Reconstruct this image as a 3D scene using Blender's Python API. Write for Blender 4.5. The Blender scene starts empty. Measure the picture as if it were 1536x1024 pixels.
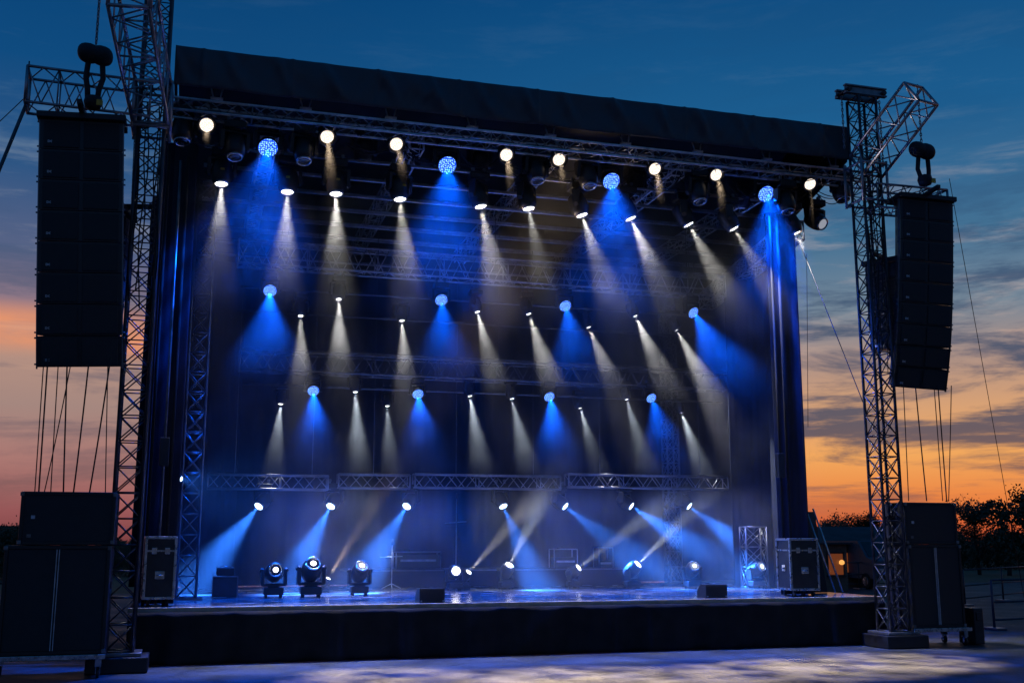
import bpy, bmesh, math, random
from mathutils import Vector, Matrix, noise as mnoise
random.seed(7)
PI = math.pi; R = math.radians
sc = bpy.context.scene
col = sc.collection
V = Vector

# ------------------------------------------------------------------ camera
EYE = V((0, 0, 2.0)); YAW, PITCH, FPX = R(16.5), R(10.4), 1636.0
Fw = V((math.sin(YAW)*math.cos(PITCH), math.cos(YAW)*math.cos(PITCH), math.sin(PITCH)))
Rt = V((math.cos(YAW), -math.sin(YAW), 0)); Up = Rt.cross(Fw)
def ray(px, py): return (Fw + Rt*((px-768)/FPX) + Up*((512-py)/FPX))
def P(px, py, Y):
    d = ray(px, py); return EYE + d*(Y/d.y)
def G(px, py, z=0.0):
    d = ray(px, py); return EYE + d*((z-EYE.z)/d.z)
cam = bpy.data.cameras.new('camera'); cam.sensor_width = 36; cam.lens = 36*FPX/1536
cam.clip_start = .1; cam.clip_end = 2000
co = bpy.data.objects.new('camera', cam); col.objects.link(co)
co.location = EYE; co.rotation_euler = (PI/2+PITCH, 0, -YAW); sc.camera = co

# ------------------------------------------------------------------ colour / materials
def s2l(c): return tuple(((x/255)/12.92 if x/255 <= .04045 else ((x/255+.055)/1.055)**2.4) for x in c)
def new_mat(name):
    m = bpy.data.materials.new(name); m.use_nodes = True
    nt = m.node_tree; b = nt.nodes['Principled BSDF']; return m, nt, b
def mat(name, c, rough=.5, metal=0, ns=8, na=.3, bump=0, bs=60, rv=.1, spec=.5):
    m, nt, b = new_mat(name)
    tc = nt.nodes.new('ShaderNodeTexCoord')
    n = nt.nodes.new('ShaderNodeTexNoise'); n.inputs['Scale'].default_value = ns; n.inputs['Detail'].default_value = 6
    nt.links.new(tc.outputs['Object'], n.inputs['Vector'])
    mr = nt.nodes.new('ShaderNodeMapRange'); mr.inputs[1].default_value = .3; mr.inputs[2].default_value = .7
    mr.inputs[3].default_value = 1-na; mr.inputs[4].default_value = 1+na
    nt.links.new(n.outputs['Fac'], mr.inputs[0])
    mx = nt.nodes.new('ShaderNodeVectorMath'); mx.operation = 'SCALE'; mx.inputs[0].default_value = c[:3]
    nt.links.new(mr.outputs[0], mx.inputs['Scale']); nt.links.new(mx.outputs[0], b.inputs['Base Color'])
    m2 = nt.nodes.new('ShaderNodeMapRange'); m2.inputs[1].default_value = .3; m2.inputs[2].default_value = .7
    m2.inputs[3].default_value = max(0, rough-rv); m2.inputs[4].default_value = min(1, rough+rv)
    nt.links.new(n.outputs['Fac'], m2.inputs[0]); nt.links.new(m2.outputs[0], b.inputs['Roughness'])
    b.inputs['Metallic'].default_value = metal; b.inputs['Specular IOR Level'].default_value = spec
    if bump:
        n2 = nt.nodes.new('ShaderNodeTexNoise'); n2.inputs['Scale'].default_value = bs; n2.inputs['Detail'].default_value = 4
        nt.links.new(tc.outputs['Object'], n2.inputs['Vector'])
        bp = nt.nodes.new('ShaderNodeBump'); bp.inputs['Strength'].default_value = bump; bp.inputs['Distance'].default_value = .02
        nt.links.new(n2.outputs['Fac'], bp.inputs['Height']); nt.links.new(bp.outputs[0], b.inputs['Normal'])
    return m
def emit_mat(name, c, s, base=(.02,.02,.02)):
    m, nt, b = new_mat(name)
    b.inputs['Base Color'].default_value = (*base, 1); b.inputs['Roughness'].default_value = .15
    lw = nt.nodes.new('ShaderNodeTexNoise'); lw.inputs['Scale'].default_value = 30
    mr = nt.nodes.new('ShaderNodeMapRange'); mr.inputs[3].default_value = s*.8; mr.inputs[4].default_value = s*1.2
    nt.links.new(lw.outputs['Fac'], mr.inputs[0]); nt.links.new(mr.outputs[0], b.inputs['Emission Strength'])
    b.inputs['Emission Color'].default_value = (*c, 1)
    m.cycles.emission_sampling = 'NONE'
    return m
def led_mat(name, bright, dim, sb, sd, scale):
    m, nt, b = new_mat(name)
    b.inputs['Base Color'].default_value = (.01, .01, .02, 1); b.inputs['Roughness'].default_value = .2
    tc = nt.nodes.new('ShaderNodeTexCoord')
    vo = nt.nodes.new('ShaderNodeTexVoronoi'); vo.voronoi_dimensions = '2D'; vo.inputs['Scale'].default_value = scale; vo.inputs['Randomness'].default_value = .55
    nt.links.new(tc.outputs['Object'], vo.inputs['Vector'])
    mr = nt.nodes.new('ShaderNodeMapRange'); mr.interpolation_type = 'SMOOTHSTEP'
    mr.inputs[1].default_value = .12; mr.inputs[2].default_value = .46; mr.inputs[3].default_value = 1; mr.inputs[4].default_value = 0
    nt.links.new(vo.outputs['Distance'], mr.inputs[0])
    mx = nt.nodes.new('ShaderNodeMix'); mx.data_type = 'RGBA'
    mx.inputs[6].default_value = (*[x*sd for x in dim], 1); mx.inputs[7].default_value = (*[x*sb for x in bright], 1)
    nt.links.new(mr.outputs[0], mx.inputs[0]); nt.links.new(mx.outputs[2], b.inputs['Emission Color'])
    b.inputs['Emission Strength'].default_value = 1
    m.cycles.emission_sampling = 'NONE'
    return m
M = {}
M['black'] = mat('black_paint', (.012,.012,.014), .42, bump=.15, bs=120)
M['case'] = mat('black_laminate', (.022,.023,.027), .4, bump=.1, bs=200)
M['grille'] = mat('black_speaker_grille', (.018,.019,.022), .5, bump=.6, bs=260)
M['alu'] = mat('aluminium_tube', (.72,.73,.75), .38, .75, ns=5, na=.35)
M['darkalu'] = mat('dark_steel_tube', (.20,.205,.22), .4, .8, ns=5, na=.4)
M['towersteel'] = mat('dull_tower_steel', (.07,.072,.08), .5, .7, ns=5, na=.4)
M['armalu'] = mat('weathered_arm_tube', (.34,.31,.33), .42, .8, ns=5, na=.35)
M['edge'] = mat('case_aluminium_edging', (.5,.5,.52), .3, .9, ns=12)
M['chrome'] = mat('chrome_bezel', (.6,.6,.62), .18, 1)
M['skirt'] = mat('black_stage_skirt_fabric', (.019,.0185,.019), .85, spec=.2, bump=.3, bs=40, ns=3, na=.4)
M['drape'] = mat('black_stage_drape', (.016,.021,.038), .9, bump=.25, bs=40, ns=2, na=.3, spec=.12)
M['tarp'] = mat('charcoal_roof_tarpaulin', (.055,.06,.072), .5, bump=.2, bs=9, ns=2, na=.12)
M['deck'] = mat('stage_vinyl', (.085,.09,.10), .2, ns=2.2, na=.5, rv=.14, bump=.05, bs=30)
M['deckedge'] = mat('stage_edge_trim', (.42,.36,.30), .5, ns=6)
M['wood'] = mat('black_plywood', (.016,.015,.016), .5)
M['rubber'] = mat('black_cable_rubber', (.010,.010,.011), .6)
M['bag'] = mat('black_motor_bag', (.010,.010,.012), .65, bump=.5, bs=30)
M['strap'] = mat('teal_ratchet_strap', (.05,.10,.12), .7)
M['badge'] = mat('grey_badge', (.55,.55,.58), .4, .2)
M['yellow'] = mat('yellow_sticker', (.55,.33,.03), .5)
M['bark'] = mat('dark_bark', (.035,.026,.02), .9, bump=.5, bs=10)
M['leaf'] = mat('dark_foliage', (.035,.05,.022), .7, ns=.8, na=.5)
M['leaf2'] = mat('olive_foliage', (.05,.055,.025), .7, ns=.8, na=.5)
M['roofgrey'] = mat('grey_sheet_roof', (.07,.07,.075), .9, ns=1, spec=.1)
M['hutwall'] = mat('brown_hut_wall', (.16,.10,.07), .7)
M['vanpaint'] = mat('pale_blue_van_paint', (.06,.075,.10), .5)
M['tyre'] = mat('tyre_rubber', (.012,.012,.012), .8)
M['glass'] = mat('dark_window_glass', (.01,.012,.016), .08)
M['grass'] = mat('field_grass', (.035,.055,.02), .9, ns=.4, na=.5, bump=.6, bs=8)
M['lens_warm'] = emit_mat('lit_warm_lens', (1,.86,.72), 4.5)
M['lens_white'] = emit_mat('lit_white_lens', (1,.95,.86), 7)
M['lens_cool'] = emit_mat('lit_blue_white_lens', (.55,.78,1), 7)
M['lens_dim'] = emit_mat('dim_lens', (.8,.85,1), .35)
M['lens_off'] = mat('unlit_lens_glass', (.02,.022,.03), .08, na=.2)
M['lens_warm'] = led_mat('lit_warm_lens', (1,.92,.82), (1,.80,.62), 1.9, 1.15, 30)
M['led'] = led_mat('lit_blue_led_face', (.28,.62,1), (.0,.055,1), 1.9, 1.2, 24)
M['amber'] = emit_mat('amber_lit_window', (1,.24,.06), .13)
M['amberlamp'] = emit_mat('amber_lamp', (1,.42,.10), 1.2)
M['lens_bluelamp'] = emit_mat('lit_blue_lamp', (.1,.4,1), 6)

def ground_mat():
    m, nt, b = new_mat('worn_concrete_ground')
    tc = nt.nodes.new('ShaderNodeTexCoord')
    def noise(s, d=6, rough=.6):
        n = nt.nodes.new('ShaderNodeTexNoise'); n.inputs['Scale'].default_value = s; n.inputs['Detail'].default_value = d; n.inputs['Roughness'].default_value = rough
        nt.links.new(tc.outputs['Object'], n.inputs['Vector']); return n
    a, f = noise(.7, 8, .65), noise(9, 10, .75)
    r1 = nt.nodes.new('ShaderNodeValToRGB'); e = r1.color_ramp.elements
    e[0].position = .3; e[0].color = (.022,.027,.034,1); e[1].position = .70; e[1].color = (.08,.088,.095,1)
    nt.links.new(a.outputs['Fac'], r1.inputs[0])
    r2 = nt.nodes.new('ShaderNodeMapRange'); r2.inputs[1].default_value = .25; r2.inputs[2].default_value = .75; r2.inputs[3].default_value = .35; r2.inputs[4].default_value = 1.65
    nt.links.new(f.outputs['Fac'], r2.inputs[0])
    sc_ = nt.nodes.new('ShaderNodeVectorMath'); sc_.operation = 'SCALE'
    nt.links.new(r1.outputs[0], sc_.inputs[0]); nt.links.new(r2.outputs[0], sc_.inputs['Scale'])
    # fine cracks
    vo = nt.nodes.new('ShaderNodeTexVoronoi'); vo.feature = 'DISTANCE_TO_EDGE'; vo.inputs['Scale'].default_value = .33
    wn = noise(1.6, 5)
    ad = nt.nodes.new('ShaderNodeVectorMath'); ad.operation = 'ADD'
    nt.links.new(tc.outputs['Object'], ad.inputs[0]); nt.links.new(wn.outputs['Color'], ad.inputs[1]); nt.links.new(ad.outputs[0], vo.inputs['Vector'])
    cr = nt.nodes.new('ShaderNodeMapRange'); cr.inputs[1].default_value = .0; cr.inputs[2].default_value = .012; cr.inputs[3].default_value = .45; cr.inputs[4].default_value = 1
    nt.links.new(vo.outputs['Distance'], cr.inputs[0])
    s2 = nt.nodes.new('ShaderNodeVectorMath'); s2.operation = 'SCALE'
    nt.links.new(sc_.outputs[0], s2.inputs[0]); nt.links.new(cr.outputs[0], s2.inputs['Scale']); nt.links.new(s2.outputs[0], b.inputs['Base Color'])
    rr = nt.nodes.new('ShaderNodeMapRange'); rr.inputs[1].default_value = .35; rr.inputs[2].default_value = .65; rr.inputs[3].default_value = .45; rr.inputs[4].default_value = .75; b.inputs['Specular IOR Level'].default_value = .15
    nt.links.new(a.outputs['Fac'], rr.inputs[0]); nt.links.new(rr.outputs[0], b.inputs['Roughness'])
    bp = nt.nodes.new('ShaderNodeBump'); bp.inputs['Strength'].default_value = .8; bp.inputs['Distance'].default_value = .03
    nt.links.new(f.outputs['Fac'], bp.inputs['Height']); nt.links.new(bp.outputs[0], b.inputs['Normal'])
    return m
M['ground'] = ground_mat()

# ------------------------------------------------------------------ mesh helpers
WL = {}                                    # world location of every (unrotated) object
class MB:
    def __init__(s): s.v = []; s.f = []; s.sm = []
    def add(s, vs, fs, smooth=False):
        k = len(s.v); s.v += [V(x) for x in vs]
        for f in fs: s.f.append(tuple(i+k for i in f)); s.sm.append(smooth)
    def tube(s, a, b, r, n=7, r2=None):
        a = V(a); b = V(b); d = (b-a)
        if d.length < 1e-6: return s
        d.normalize(); u = d.orthogonal().normalized(); w = d.cross(u); r2 = r if r2 is None else r2
        vs = [a+(u*math.cos(2*PI*i/n)+w*math.sin(2*PI*i/n))*r for i in range(n)] + [b+(u*math.cos(2*PI*i/n)+w*math.sin(2*PI*i/n))*r2 for i in range(n)]
        k = len(s.v); s.v += vs
        for i in range(n): s.f.append((k+i, k+(i+1)%n, k+n+(i+1)%n, k+n+i)); s.sm.append(True)
        s.f.append(tuple(k+i for i in reversed(range(n)))); s.sm.append(False)
        s.f.append(tuple(k+n+i for i in range(n))); s.sm.append(False)
        return s
    def path(s, pts, r, n=6):
        pts = [V(p) for p in pts]; k = len(s.v); m = len(pts)
        for j, p in enumerate(pts):
            d = (pts[min(j+1, m-1)]-pts[max(j-1, 0)]).normalized()
            ref = V((0,0,1)) if abs(d.z) < .9 else V((1,0,0))
            u = d.cross(ref).normalized(); w = d.cross(u)
            s.v += [p+(u*math.cos(2*PI*i/n)+w*math.sin(2*PI*i/n))*r for i in range(n)]
        for j in range(m-1):
            for i in range(n): s.f.append((k+j*n+i, k+j*n+(i+1)%n, k+(j+1)*n+(i+1)%n, k+(j+1)*n+i)); s.sm.append(True)
        s.f.append(tuple(k+i for i in reversed(range(n)))); s.sm.append(False)
        s.f.append(tuple(k+(m-1)*n+i for i in range(n))); s.sm.append(False)
        return s
    def box(s, c, size, ch=0, rot=None):
        c = V(c); hx, hy, hz = [q/2 for q in size]
        bm = bmesh.new(); bmesh.ops.create_cube(bm, size=1)
        for v in bm.verts: v.co = V((v.co.x*2*hx, v.co.y*2*hy, v.co.z*2*hz))
        if ch: bmesh.ops.bevel(bm, geom=bm.edges[:], offset=ch, segments=2, affect='EDGES', profile=.5)
        bm.verts.index_update()
        vs = [(rot @ v.co if rot else v.co)+c for v in bm.verts]; fs = [[v.index for v in f.verts] for f in bm.faces]
        bm.free(); s.add(vs, fs); return s
    def lathe(s, prof, n=24, o=(0,0,0)):      # prof: list of (r, z) round local z
        o = V(o); k = len(s.v); m = len(prof)
        for r, z in prof: s.v += [o+V((r*math.cos(2*PI*i/n), r*math.sin(2*PI*i/n), z)) for i in range(n)]
        for j in range(m-1):
            for i in range(n): s.f.append((k+j*n+i, k+j*n+(i+1)%n, k+(j+1)*n+(i+1)%n, k+(j+1)*n+i)); s.sm.append(True)
        s.f.append(tuple(k+i for i in reversed(range(n)))); s.sm.append(False)
        s.f.append(tuple(k+(m-1)*n+i for i in range(n))); s.sm.append(False)
        return s
    def prism(s, poly, axis, d0, d1):         # poly in the two other axes
        def mk(p, d): return {'x': V((d, p[0], p[1])), 'y': V((p[0], d, p[1])), 'z': V((p[0], p[1], d))}[axis]
        n = len(poly); vs = [mk(p, d0) for p in poly]+[mk(p, d1) for p in poly]
        s.add(vs, [tuple(reversed(range(n))), tuple(range(n, 2*n))]+[(i, (i+1)%n, n+(i+1)%n, n+i) for i in range(n)]); return s
    def mesh(s, name, m, off=None):
        me = bpy.data.meshes.new(name)
        vs = s.v if off is None else [v-off for v in s.v]
        me.from_pydata([tuple(v) for v in vs], [], s.f)
        me.polygons.foreach_set('use_smooth', s.sm)
        bm = bmesh.new(); bm.from_mesh(me); bmesh.ops.recalc_face_normals(bm, faces=bm.faces[:]); bm.to_mesh(me); bm.free()
        if m: me.materials.append(M[m] if isinstance(m, str) else m)
        me.update(); return me
    def build(s, name, m, parent=None):       # vertices given in world space; parent is unrotated
        off = WL[parent.name] if parent else V((0,0,0))
        o = bpy.data.objects.new(name, s.mesh(name, m, off)); col.objects.link(o)
        if parent: o.parent = parent
        WL[o.name] = V(off); return o
def tag(o, label=None, cat=None, group=None, kind=None):
    if label: o['label'] = label
    if cat: o['category'] = cat
    if group: o['group'] = group
    if kind: o['kind'] = kind
    return o
def empty(name, loc, label, cat, group=None):
    o = bpy.data.objects.new(name, None); o.empty_display_size = .2; col.objects.link(o); o.location = V(loc)
    WL[o.name] = V(loc); return tag(o, label, cat, group)
def link(name, me, parent, loc=(0,0,0), mx=None):
    o = bpy.data.objects.new(name, me); col.objects.link(o); o.parent = parent
    if mx is not None: o.matrix_local = mx
    else: o.location = loc
    return o
def one(name, mb, m, label, cat, group=None, kind=None, base=None):   # a thing that is one mesh, origin at its base
    if base is None:
        xs = [v.x for v in mb.v]; ys = [v.y for v in mb.v]; zs = [v.z for v in mb.v]
        base = V(((min(xs)+max(xs))/2, (min(ys)+max(ys))/2, min(zs)))
    o = bpy.data.objects.new(name, mb.mesh(name, m, V(base))); col.objects.link(o); o.location = base
    WL[o.name] = V(base); return tag(o, label, cat, group, kind)
def lattice_box(A, B, w, h, up, step, r, mode='zig'):
    """braces of a four-chord box truss; returns (chord ends, lattice MB)"""
    A = V(A); B = V(B); d = (B-A); L = d.length; d.normalize(); up = V(up)
    side = d.cross(up).normalized(); up = side.cross(d).normalized()
    offs = [side*(sx*w/2)+up*(sz*h/2) for sx, sz in ((-1,-1), (1,-1), (1,1), (-1,1))]
    n = max(2, round(L/step)); lt = MB()
    for q in range(4):
        o1, o2 = offs[q], offs[(q+1) % 4]
        for i in range(n):
            p0, p1 = A+d*(L*i/n), A+d*(L*(i+1)/n)
            if mode == 'x':
                lt.tube(p0+o1, p1+o2, r, 5); lt.tube(p0+o2, p1+o1, r, 5); lt.tube(p0+o1, p0+o2, r, 5)
            else:
                pm = (p0+p1)/2
                lt.tube(p0+o1, pm+o2, r, 5); lt.tube(pm+o2, p1+o1, r, 5)
                if i % 3 == 0: lt.tube(p0+o1, p0+o2, r*1.2, 5)
        lt.tube(B+o1, B+o2, r*1.6, 6); lt.tube(A+o1, A+o2, r*1.6, 6)
    return [(A+o, B+o) for o in offs], lt
def truss(root, A, B, w, h, up=(0,0,1), step=.5, rc=.024, rl=.011, mode='zig', m='alu', lm=None):
    ch, lt = lattice_box(A, B, w, h, up, step, rl, mode)
    for a, b in ch: MB().tube(a, b, rc, 8).build('chord', m, root)
    lt.build('lattice', lm or m, root)
def arm(root, name, A, B, w, h, up=(0,0,1), step=.45, rc=.026, rl=.012, m='armalu'):
    ch, lt = lattice_box(A, B, w, h, up, step, rl)
    f = MB()
    for a, b in ch: f.tube(a, b, rc, 8)
    for i in range(4): f.tube(ch[i][1], ch[(i+1) % 4][1], rc, 8)
    o = f.build(name, m, root); lt.build('lattice', m, o); return o
def chain_mb(a, b, w=.035, l=.09, r=.010):
    a = V(a); b = V(b); d = b-a; n = max(2, int(d.length/(l*.72))); d.normalize()
    u = d.orthogonal().normalized(); s2 = d.cross(u); mb = MB()
    for i in range(n):
        c = a+(b-a)*((i+.5)/n); s = u if i % 2 else s2; pts = []
        for t in range(9):
            an = 2*PI*t/8; pts.append(c+d*(math.sin(an)*l/2)+s*(math.cos(an)*w/2))
        mb.path(pts, r, 5)
    return mb
def cloth(o, ud, vd, nu, nv, fn, th=.012):
    """closed slab of cloth: o + ud*u + vd*v + normal*fn(u, v)"""
    o = V(o); ud = V(ud); vd = V(vd); nn = ud.cross(vd).normalized(); mb = MB(); vs = []
    for side in (0, 1):
        for j in range(nv+1):
            for i in range(nu+1):
                u, v = i/nu, j/nv; r_ = fn(u, v)
                dn, du, dv = r_ if isinstance(r_, tuple) else (r_, 0, 0)
                vs.append(o+ud*(u+du)+vd*(v+dv)+nn*(dn-side*th))
    W_ = nu+1; S = W_*(nv+1); fs = []
    for j in range(nv):
        for i in range(nu):
            a = j*W_+i; fs.append((a, a+1, a+W_+1, a+W_)); fs.append((S+a, S+a+W_, S+a+W_+1, S+a+1))
    for i in range(nu):
        fs.append((i, S+i, S+i+1, i+1)); a = nv*W_+i; fs.append((a, a+1, S+a+1, S+a))
    for j in range(nv):
        a = j*W_; fs.append((a, a+W_, S+a+W_, S+a)); a = j*W_+nu; fs.append((a, S+a, S+a+W_, a+W_))
    mb.add(vs, fs, True); return mb
def fold(x, seed=0.0):
    return .5*math.sin(x*7.3+seed)+.3*math.sin(x*13.7+1.3+seed*2)+.35*mnoise.noise(V((x*1.9, seed, 0)))+.2*math.sin(x*23.1+seed)

# ------------------------------------------------------------------ ground
YF = 19.4                                   # stage front
DECK = .93
g = MB(); g.add([(-260,-40,0),(300,-40,0),(300,420,0),(-260,420,0)], [(0,1,2,3)])
o = g.build('pavement', 'ground'); tag(o, 'worn grey concrete pavement in front of and around the stage', 'pavement', kind='structure')
g = MB(); n = 60; pts = []
for side in (0, 1):
    for i in range(n+1):
        x = -200+440*i/n
        pts.append((x, 47+1.2*mnoise.noise(V((x*.13,0,0))) if side == 0 else 400, .004))
g.add(pts, [(i, i+1, n+2+i, n+1+i) for i in range(n)])
o = g.build('grass_field', 'grass'); tag(o, 'dark grass field beyond the pavement', 'field', kind='structure')

# ------------------------------------------------------------------ stage deck
XL = P(193, 905, YF).x; XR = P(1322, 888, YF).x; YB = 28.3
st = empty('stage_platform', ((XL+XR)/2, YF, 0), 'low black skirted stage platform with a glossy blue lit deck', 'stage')
MB().box(((XL+XR)/2, (YF+YB)/2+.03, DECK-.03), (XR-XL, YB-YF, .06)).build('deck', 'deck', st)
MB().box(((XL+XR)/2, YF-.01, DECK-.035), (XR-XL+.02, .05, .075), .006).build('edge_trim', 'deckedge', st)
def skf(u, v):
    x = u*(XR-XL)
    sw = math.exp(-((x-6.9)/1.1)**2)*(1-v)          # gathered swag
    return -.09-.09*fold(x*.7, 3)*(.25+.75*(1-v))-.07*sw*math.sin((x-6.9)*5+(1-v)*3)
cloth((XL, YF, .02), (XR-XL, 0, 0), (0, 0, DECK-.09), 260, 10, lambda u, v: -skf(u, v)).build('front_skirt', 'skirt', st)
MB().box((XL+.02, (YF+YB)/2, .43), (.04, YB-YF-.1, .84)).build('side_skirt', 'skirt', st)
MB().box((XR-.02, (YF+YB)/2, .43), (.04, YB-YF-.1, .84)).build('side_skirt', 'skirt', st)

# ------------------------------------------------------------------ roof
FYY = 19.25
FL = P(264, 68, FYY); FR = P(1272, 191, FYY); FB = P(264, 131, FYY)
ztop, zbot = FL.z, FB.z
zr = (P(1272,191,FYY).z, P(1275,236,FYY).z)
RZ = (zbot+zr[1])/2; RT = (ztop+zr[0])/2
roof = empty('stage_roof', ((FL.x+FR.x)/2, FYY, RZ), 'dark tarpaulin stage roof with a wrinkled front fascia', 'roof')
def faf(u, v):
    x = u*(FR.x-FL.x)
    w = .5*mnoise.noise(V((x*.9, v*.8, 1)))+.5*mnoise.noise(V((x*2.2+v*1.5, v*1.1, 5)))+.35*mnoise.noise(V((x*5-v*2.0, v*.7, 9)))
    ten = abs(math.sin(x*1.55+v*1.2))**6*.45
    cr_ = .11*max(0, math.sin(x*6.7+2.2*v+1.5*mnoise.noise(V((x*.6,2,0)))))**3*(.4+.6*v)
    sm_ = .03*math.exp(-(((x+.3) % 1.58-.79)/.035)**2)
    ed = .18+.82*math.sin(PI*min(1, max(0, v)))**.7
    return ((.07*w+.12*ten+cr_)*ed+sm_, 0, (.03*mnoise.noise(V((x*.8, 4, 0)))*(1-v)))
cloth((FL.x, FYY, RZ), (FR.x-FL.x, 0, 0), (0, 0, RT-RZ), 420, 18, faf, .02).build('fascia', 'tarp', roof)
mb = MB(); mb.prism([(FL.x+.05, FYY+.06), (FR.x-.05, FYY+.06), (15.7, 28.4), (FL.x+.05, 28.4)], 'z', RT-.14, RT-.10); mb.build('roof_skin', 'skirt', roof)
MB().box((FL.x+.02, (FYY+28.4)/2+.1, (RT+RZ)/2-.1), (.03, 28.4-FYY-.2, RT-RZ-.3)).build('side_fascia', 'tarp', roof)
MB().prism([(FR.x-.04, FYY+.08), (FR.x-.01, FYY+.08), (15.66, 28.38), (15.62, 28.38)], 'z', RZ-.02, RT-.15).build('side_fascia', 'tarp', roof)
ZP = RZ-.42                                   # level of the purlins
for k in range(15):
    y = 20.55+.5*k; z = ZP + (.0 if k % 2 else -.22)-.02*k
    MB().tube((.0, y, z), (12.0+.2*k, y, z), .03, 7).build('purlin', 'alu', roof)
for x in (1.2, 4.0, 6.8, 9.6, 12.0):
    ch, lt = lattice_box((x, 20.1, ZP+.14), (x+.0, 28.1, ZP+.0), .28, .3, (0,0,1), .55, .01)
    f = MB()
    for a, b in ch: f.tube(a, b, .022, 6)
    rf = f.build('rafter', 'alu', roof); lt.build('lattice', 'alu', rf)

# ------------------------------------------------------------------ towers
TY = 18.9
def tower(px_mid, py_mid, label, side, H=11.25):
    b = P(px_mid, py_mid, TY); x = b.x
    t = empty('truss_tower', (x, TY, 0), label, 'truss tower', 'towers at the ends of the stage')
    pl = MB().box((x, TY, .12), (.92, .92, .24), .02); pl.build('ballast_base', 'black', t)
    MB().box((x, TY, .27), (.7, .7, .05), .008).build('base_plate', 'darkalu', t)
    w = .42
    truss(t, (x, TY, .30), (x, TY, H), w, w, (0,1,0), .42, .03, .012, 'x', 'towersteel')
    # junction sleeve block where arms meet
    f = MB()
    for z in (8.95, 9.75):
        for a, b_ in (((-1,-1),(1,-1)), ((1,-1),(1,1)), ((1,1),(-1,1)), ((-1,1),(-1,-1))):
            f.tube((x+a[0]*.3, TY+a[1]*.3, z), (x+b_[0]*.3, TY+b_[1]*.3, z), .028, 8)
    for a in ((-1,-1), (1,-1), (1,1), (-1,1)): f.tube((x+a[0]*.3, TY+a[1]*.3, 8.9), (x+a[0]*.3, TY+a[1]*.3, 9.8), .028, 8)
    f.build('sleeve_block', 'armalu', t)
    bm_ = MB()
    for dy in (-.16, .16):
        bm_.box((x, TY+dy, H+0.05), (1.0, .10, .03)); bm_.box((x, TY+dy, H+0.21), (1.0, .10, .03)); bm_.box((x, TY+dy, H+0.13), (1.0, .02, .13))
    bm_.build('head_beam', 'darkalu', t)
    for dx in (-.42, .42): MB().tube((x+dx, TY-.25, H+.11), (x+dx, TY+.25, H+.11), .05, 10).build('pulley', 'black', t)
    for dx, z1 in ((-.46, RZ+.1), (.46, 9.8))[:(2 if side > 0 else 0)]: chain_mb((x+dx, TY+.02, H+.03), (x+dx, TY+.02, z1)).build('lifting_chain', 'darkalu', t)
    return t, x
tl, TXL = tower(208, 500, 'tall lattice truss tower between the left line array and the stage', -1, 12.3)
tr, TXR = tower(1313, 500, 'tall lattice truss tower with a visible head beam near the trees', 1)
# forward booms (towards the audience) and side arms
arm(tl, 'forward_boom', (TXL, TY-.2, 9.35), (TXL-.28, 16.0, 10.1), .58, .72, step=.62, rc=.03, rl=.015)
arm(tr, 'forward_boom', P(1299, 250, 18.85), P(1381, 141, 17.35), .52, .60, step=.62, rc=.03, rl=.015)
hx = P(143, 82, 18.15).x; arm(tl, 'hoist_jib', (TXL, TY-.1, 11.75), (hx-.12, 18.12, 11.75), .22, .24, step=.3, rc=.02, rl=.009)
arm(tl, 'side_arm', (TXL-.05, TY-.05, 9.42), (P(42, 128, 18.75).x, TY-.15, 9.42), .55, .62)
arm(tr, 'side_arm', (TXR+.05, TY-.05, 9.05), (P(1407, 258, 18.8).x, TY-.1, 9.05), .5, .5)
for t_, x in ((tl, TXL), (tr, TXR)):
    f = MB()
    for k in range(7):
        an = k*.9; pts = [V((x+.2*math.cos(an)+.04*math.sin(q*1.1+k), TY-.24+.05*math.sin(an*2+q*.5), 9.9-q*.45-.1*k)) for q in range(9)]
        f.path(pts, .012, 5)
    f.build('cable_loom', 'rubber', t_)

# ------------------------------------------------------------------ drapes, walls
BY = 28.0
def bdf(u, v):
    x = u*16.5
    s1 = math.exp(-((x-4.6)/.55)**2); s2 = math.exp(-((x-8.0)/.8)**2)
    sw = (s1*math.sin(v*26-abs(x-4.6)*7)+s2*math.sin(v*22-abs(x-8.0)*6))*.05*(1 if v < .55 else max(0, 1-(v-.55)*6))
    return .07*fold(x*.8, 1)*(.6+.4*(1-v))+sw
o = one('backdrop_curtain', cloth((-1.2, BY, DECK+.02), (16.6, 0, 0), (0, 0, RT-.16-DECK), 420, 40, lambda u, v: bdf(u, v), .012), 'drape', 'full width black pleated backdrop curtain at the rear of the stage', 'curtain')
def drape(name, x0, y0, x1, y1, z0, z1, seed, label, amp=.032, dens=40, grp=None, m='drape'):
    L = math.hypot(x1-x0, y1-y0)
    return one(name, cloth((x0, y0, z0), (x1-x0, y1-y0, 0), (0, 0, z1-z0), max(12, int(L*dens)), 14, lambda u, v: amp*fold(u*L*1.5, seed+.25*math.sin(v*2)), .012), m, label, 'curtain', grp)
WX0 = P(240, 600, 20.3).x; WX1 = P(1204, 600, 20.3).x
drape('side_drape', WX0-.12, 20.3, WX0+.42, 20.3, DECK+.02, 9.3, 2, 'narrow black masking drape beside the tower with the boom out of view', grp='masking drapes at the stage sides')
drape('side_drape', P(1160,600,20.35).x, 20.35, WX1, 20.3, DECK+.02, 9.05, 5, 'black masking drape at the sunset end of the stage front', grp='masking drapes at the stage sides')
drape('side_drape', P(1092,600,24.2).x, 24.2, P(1166,600,24.2).x+.5, 24.0, DECK+.02, 8.7, 8, 'inner black masking drape set back behind the big flight case', grp='masking drapes at the stage sides')
drape('side_drape', .0, 26.5, 1.15, 26.8, DECK+.02, 8.7, 11, 'inner black masking drape behind the lattice upright', grp='masking drapes at the stage sides')
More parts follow.
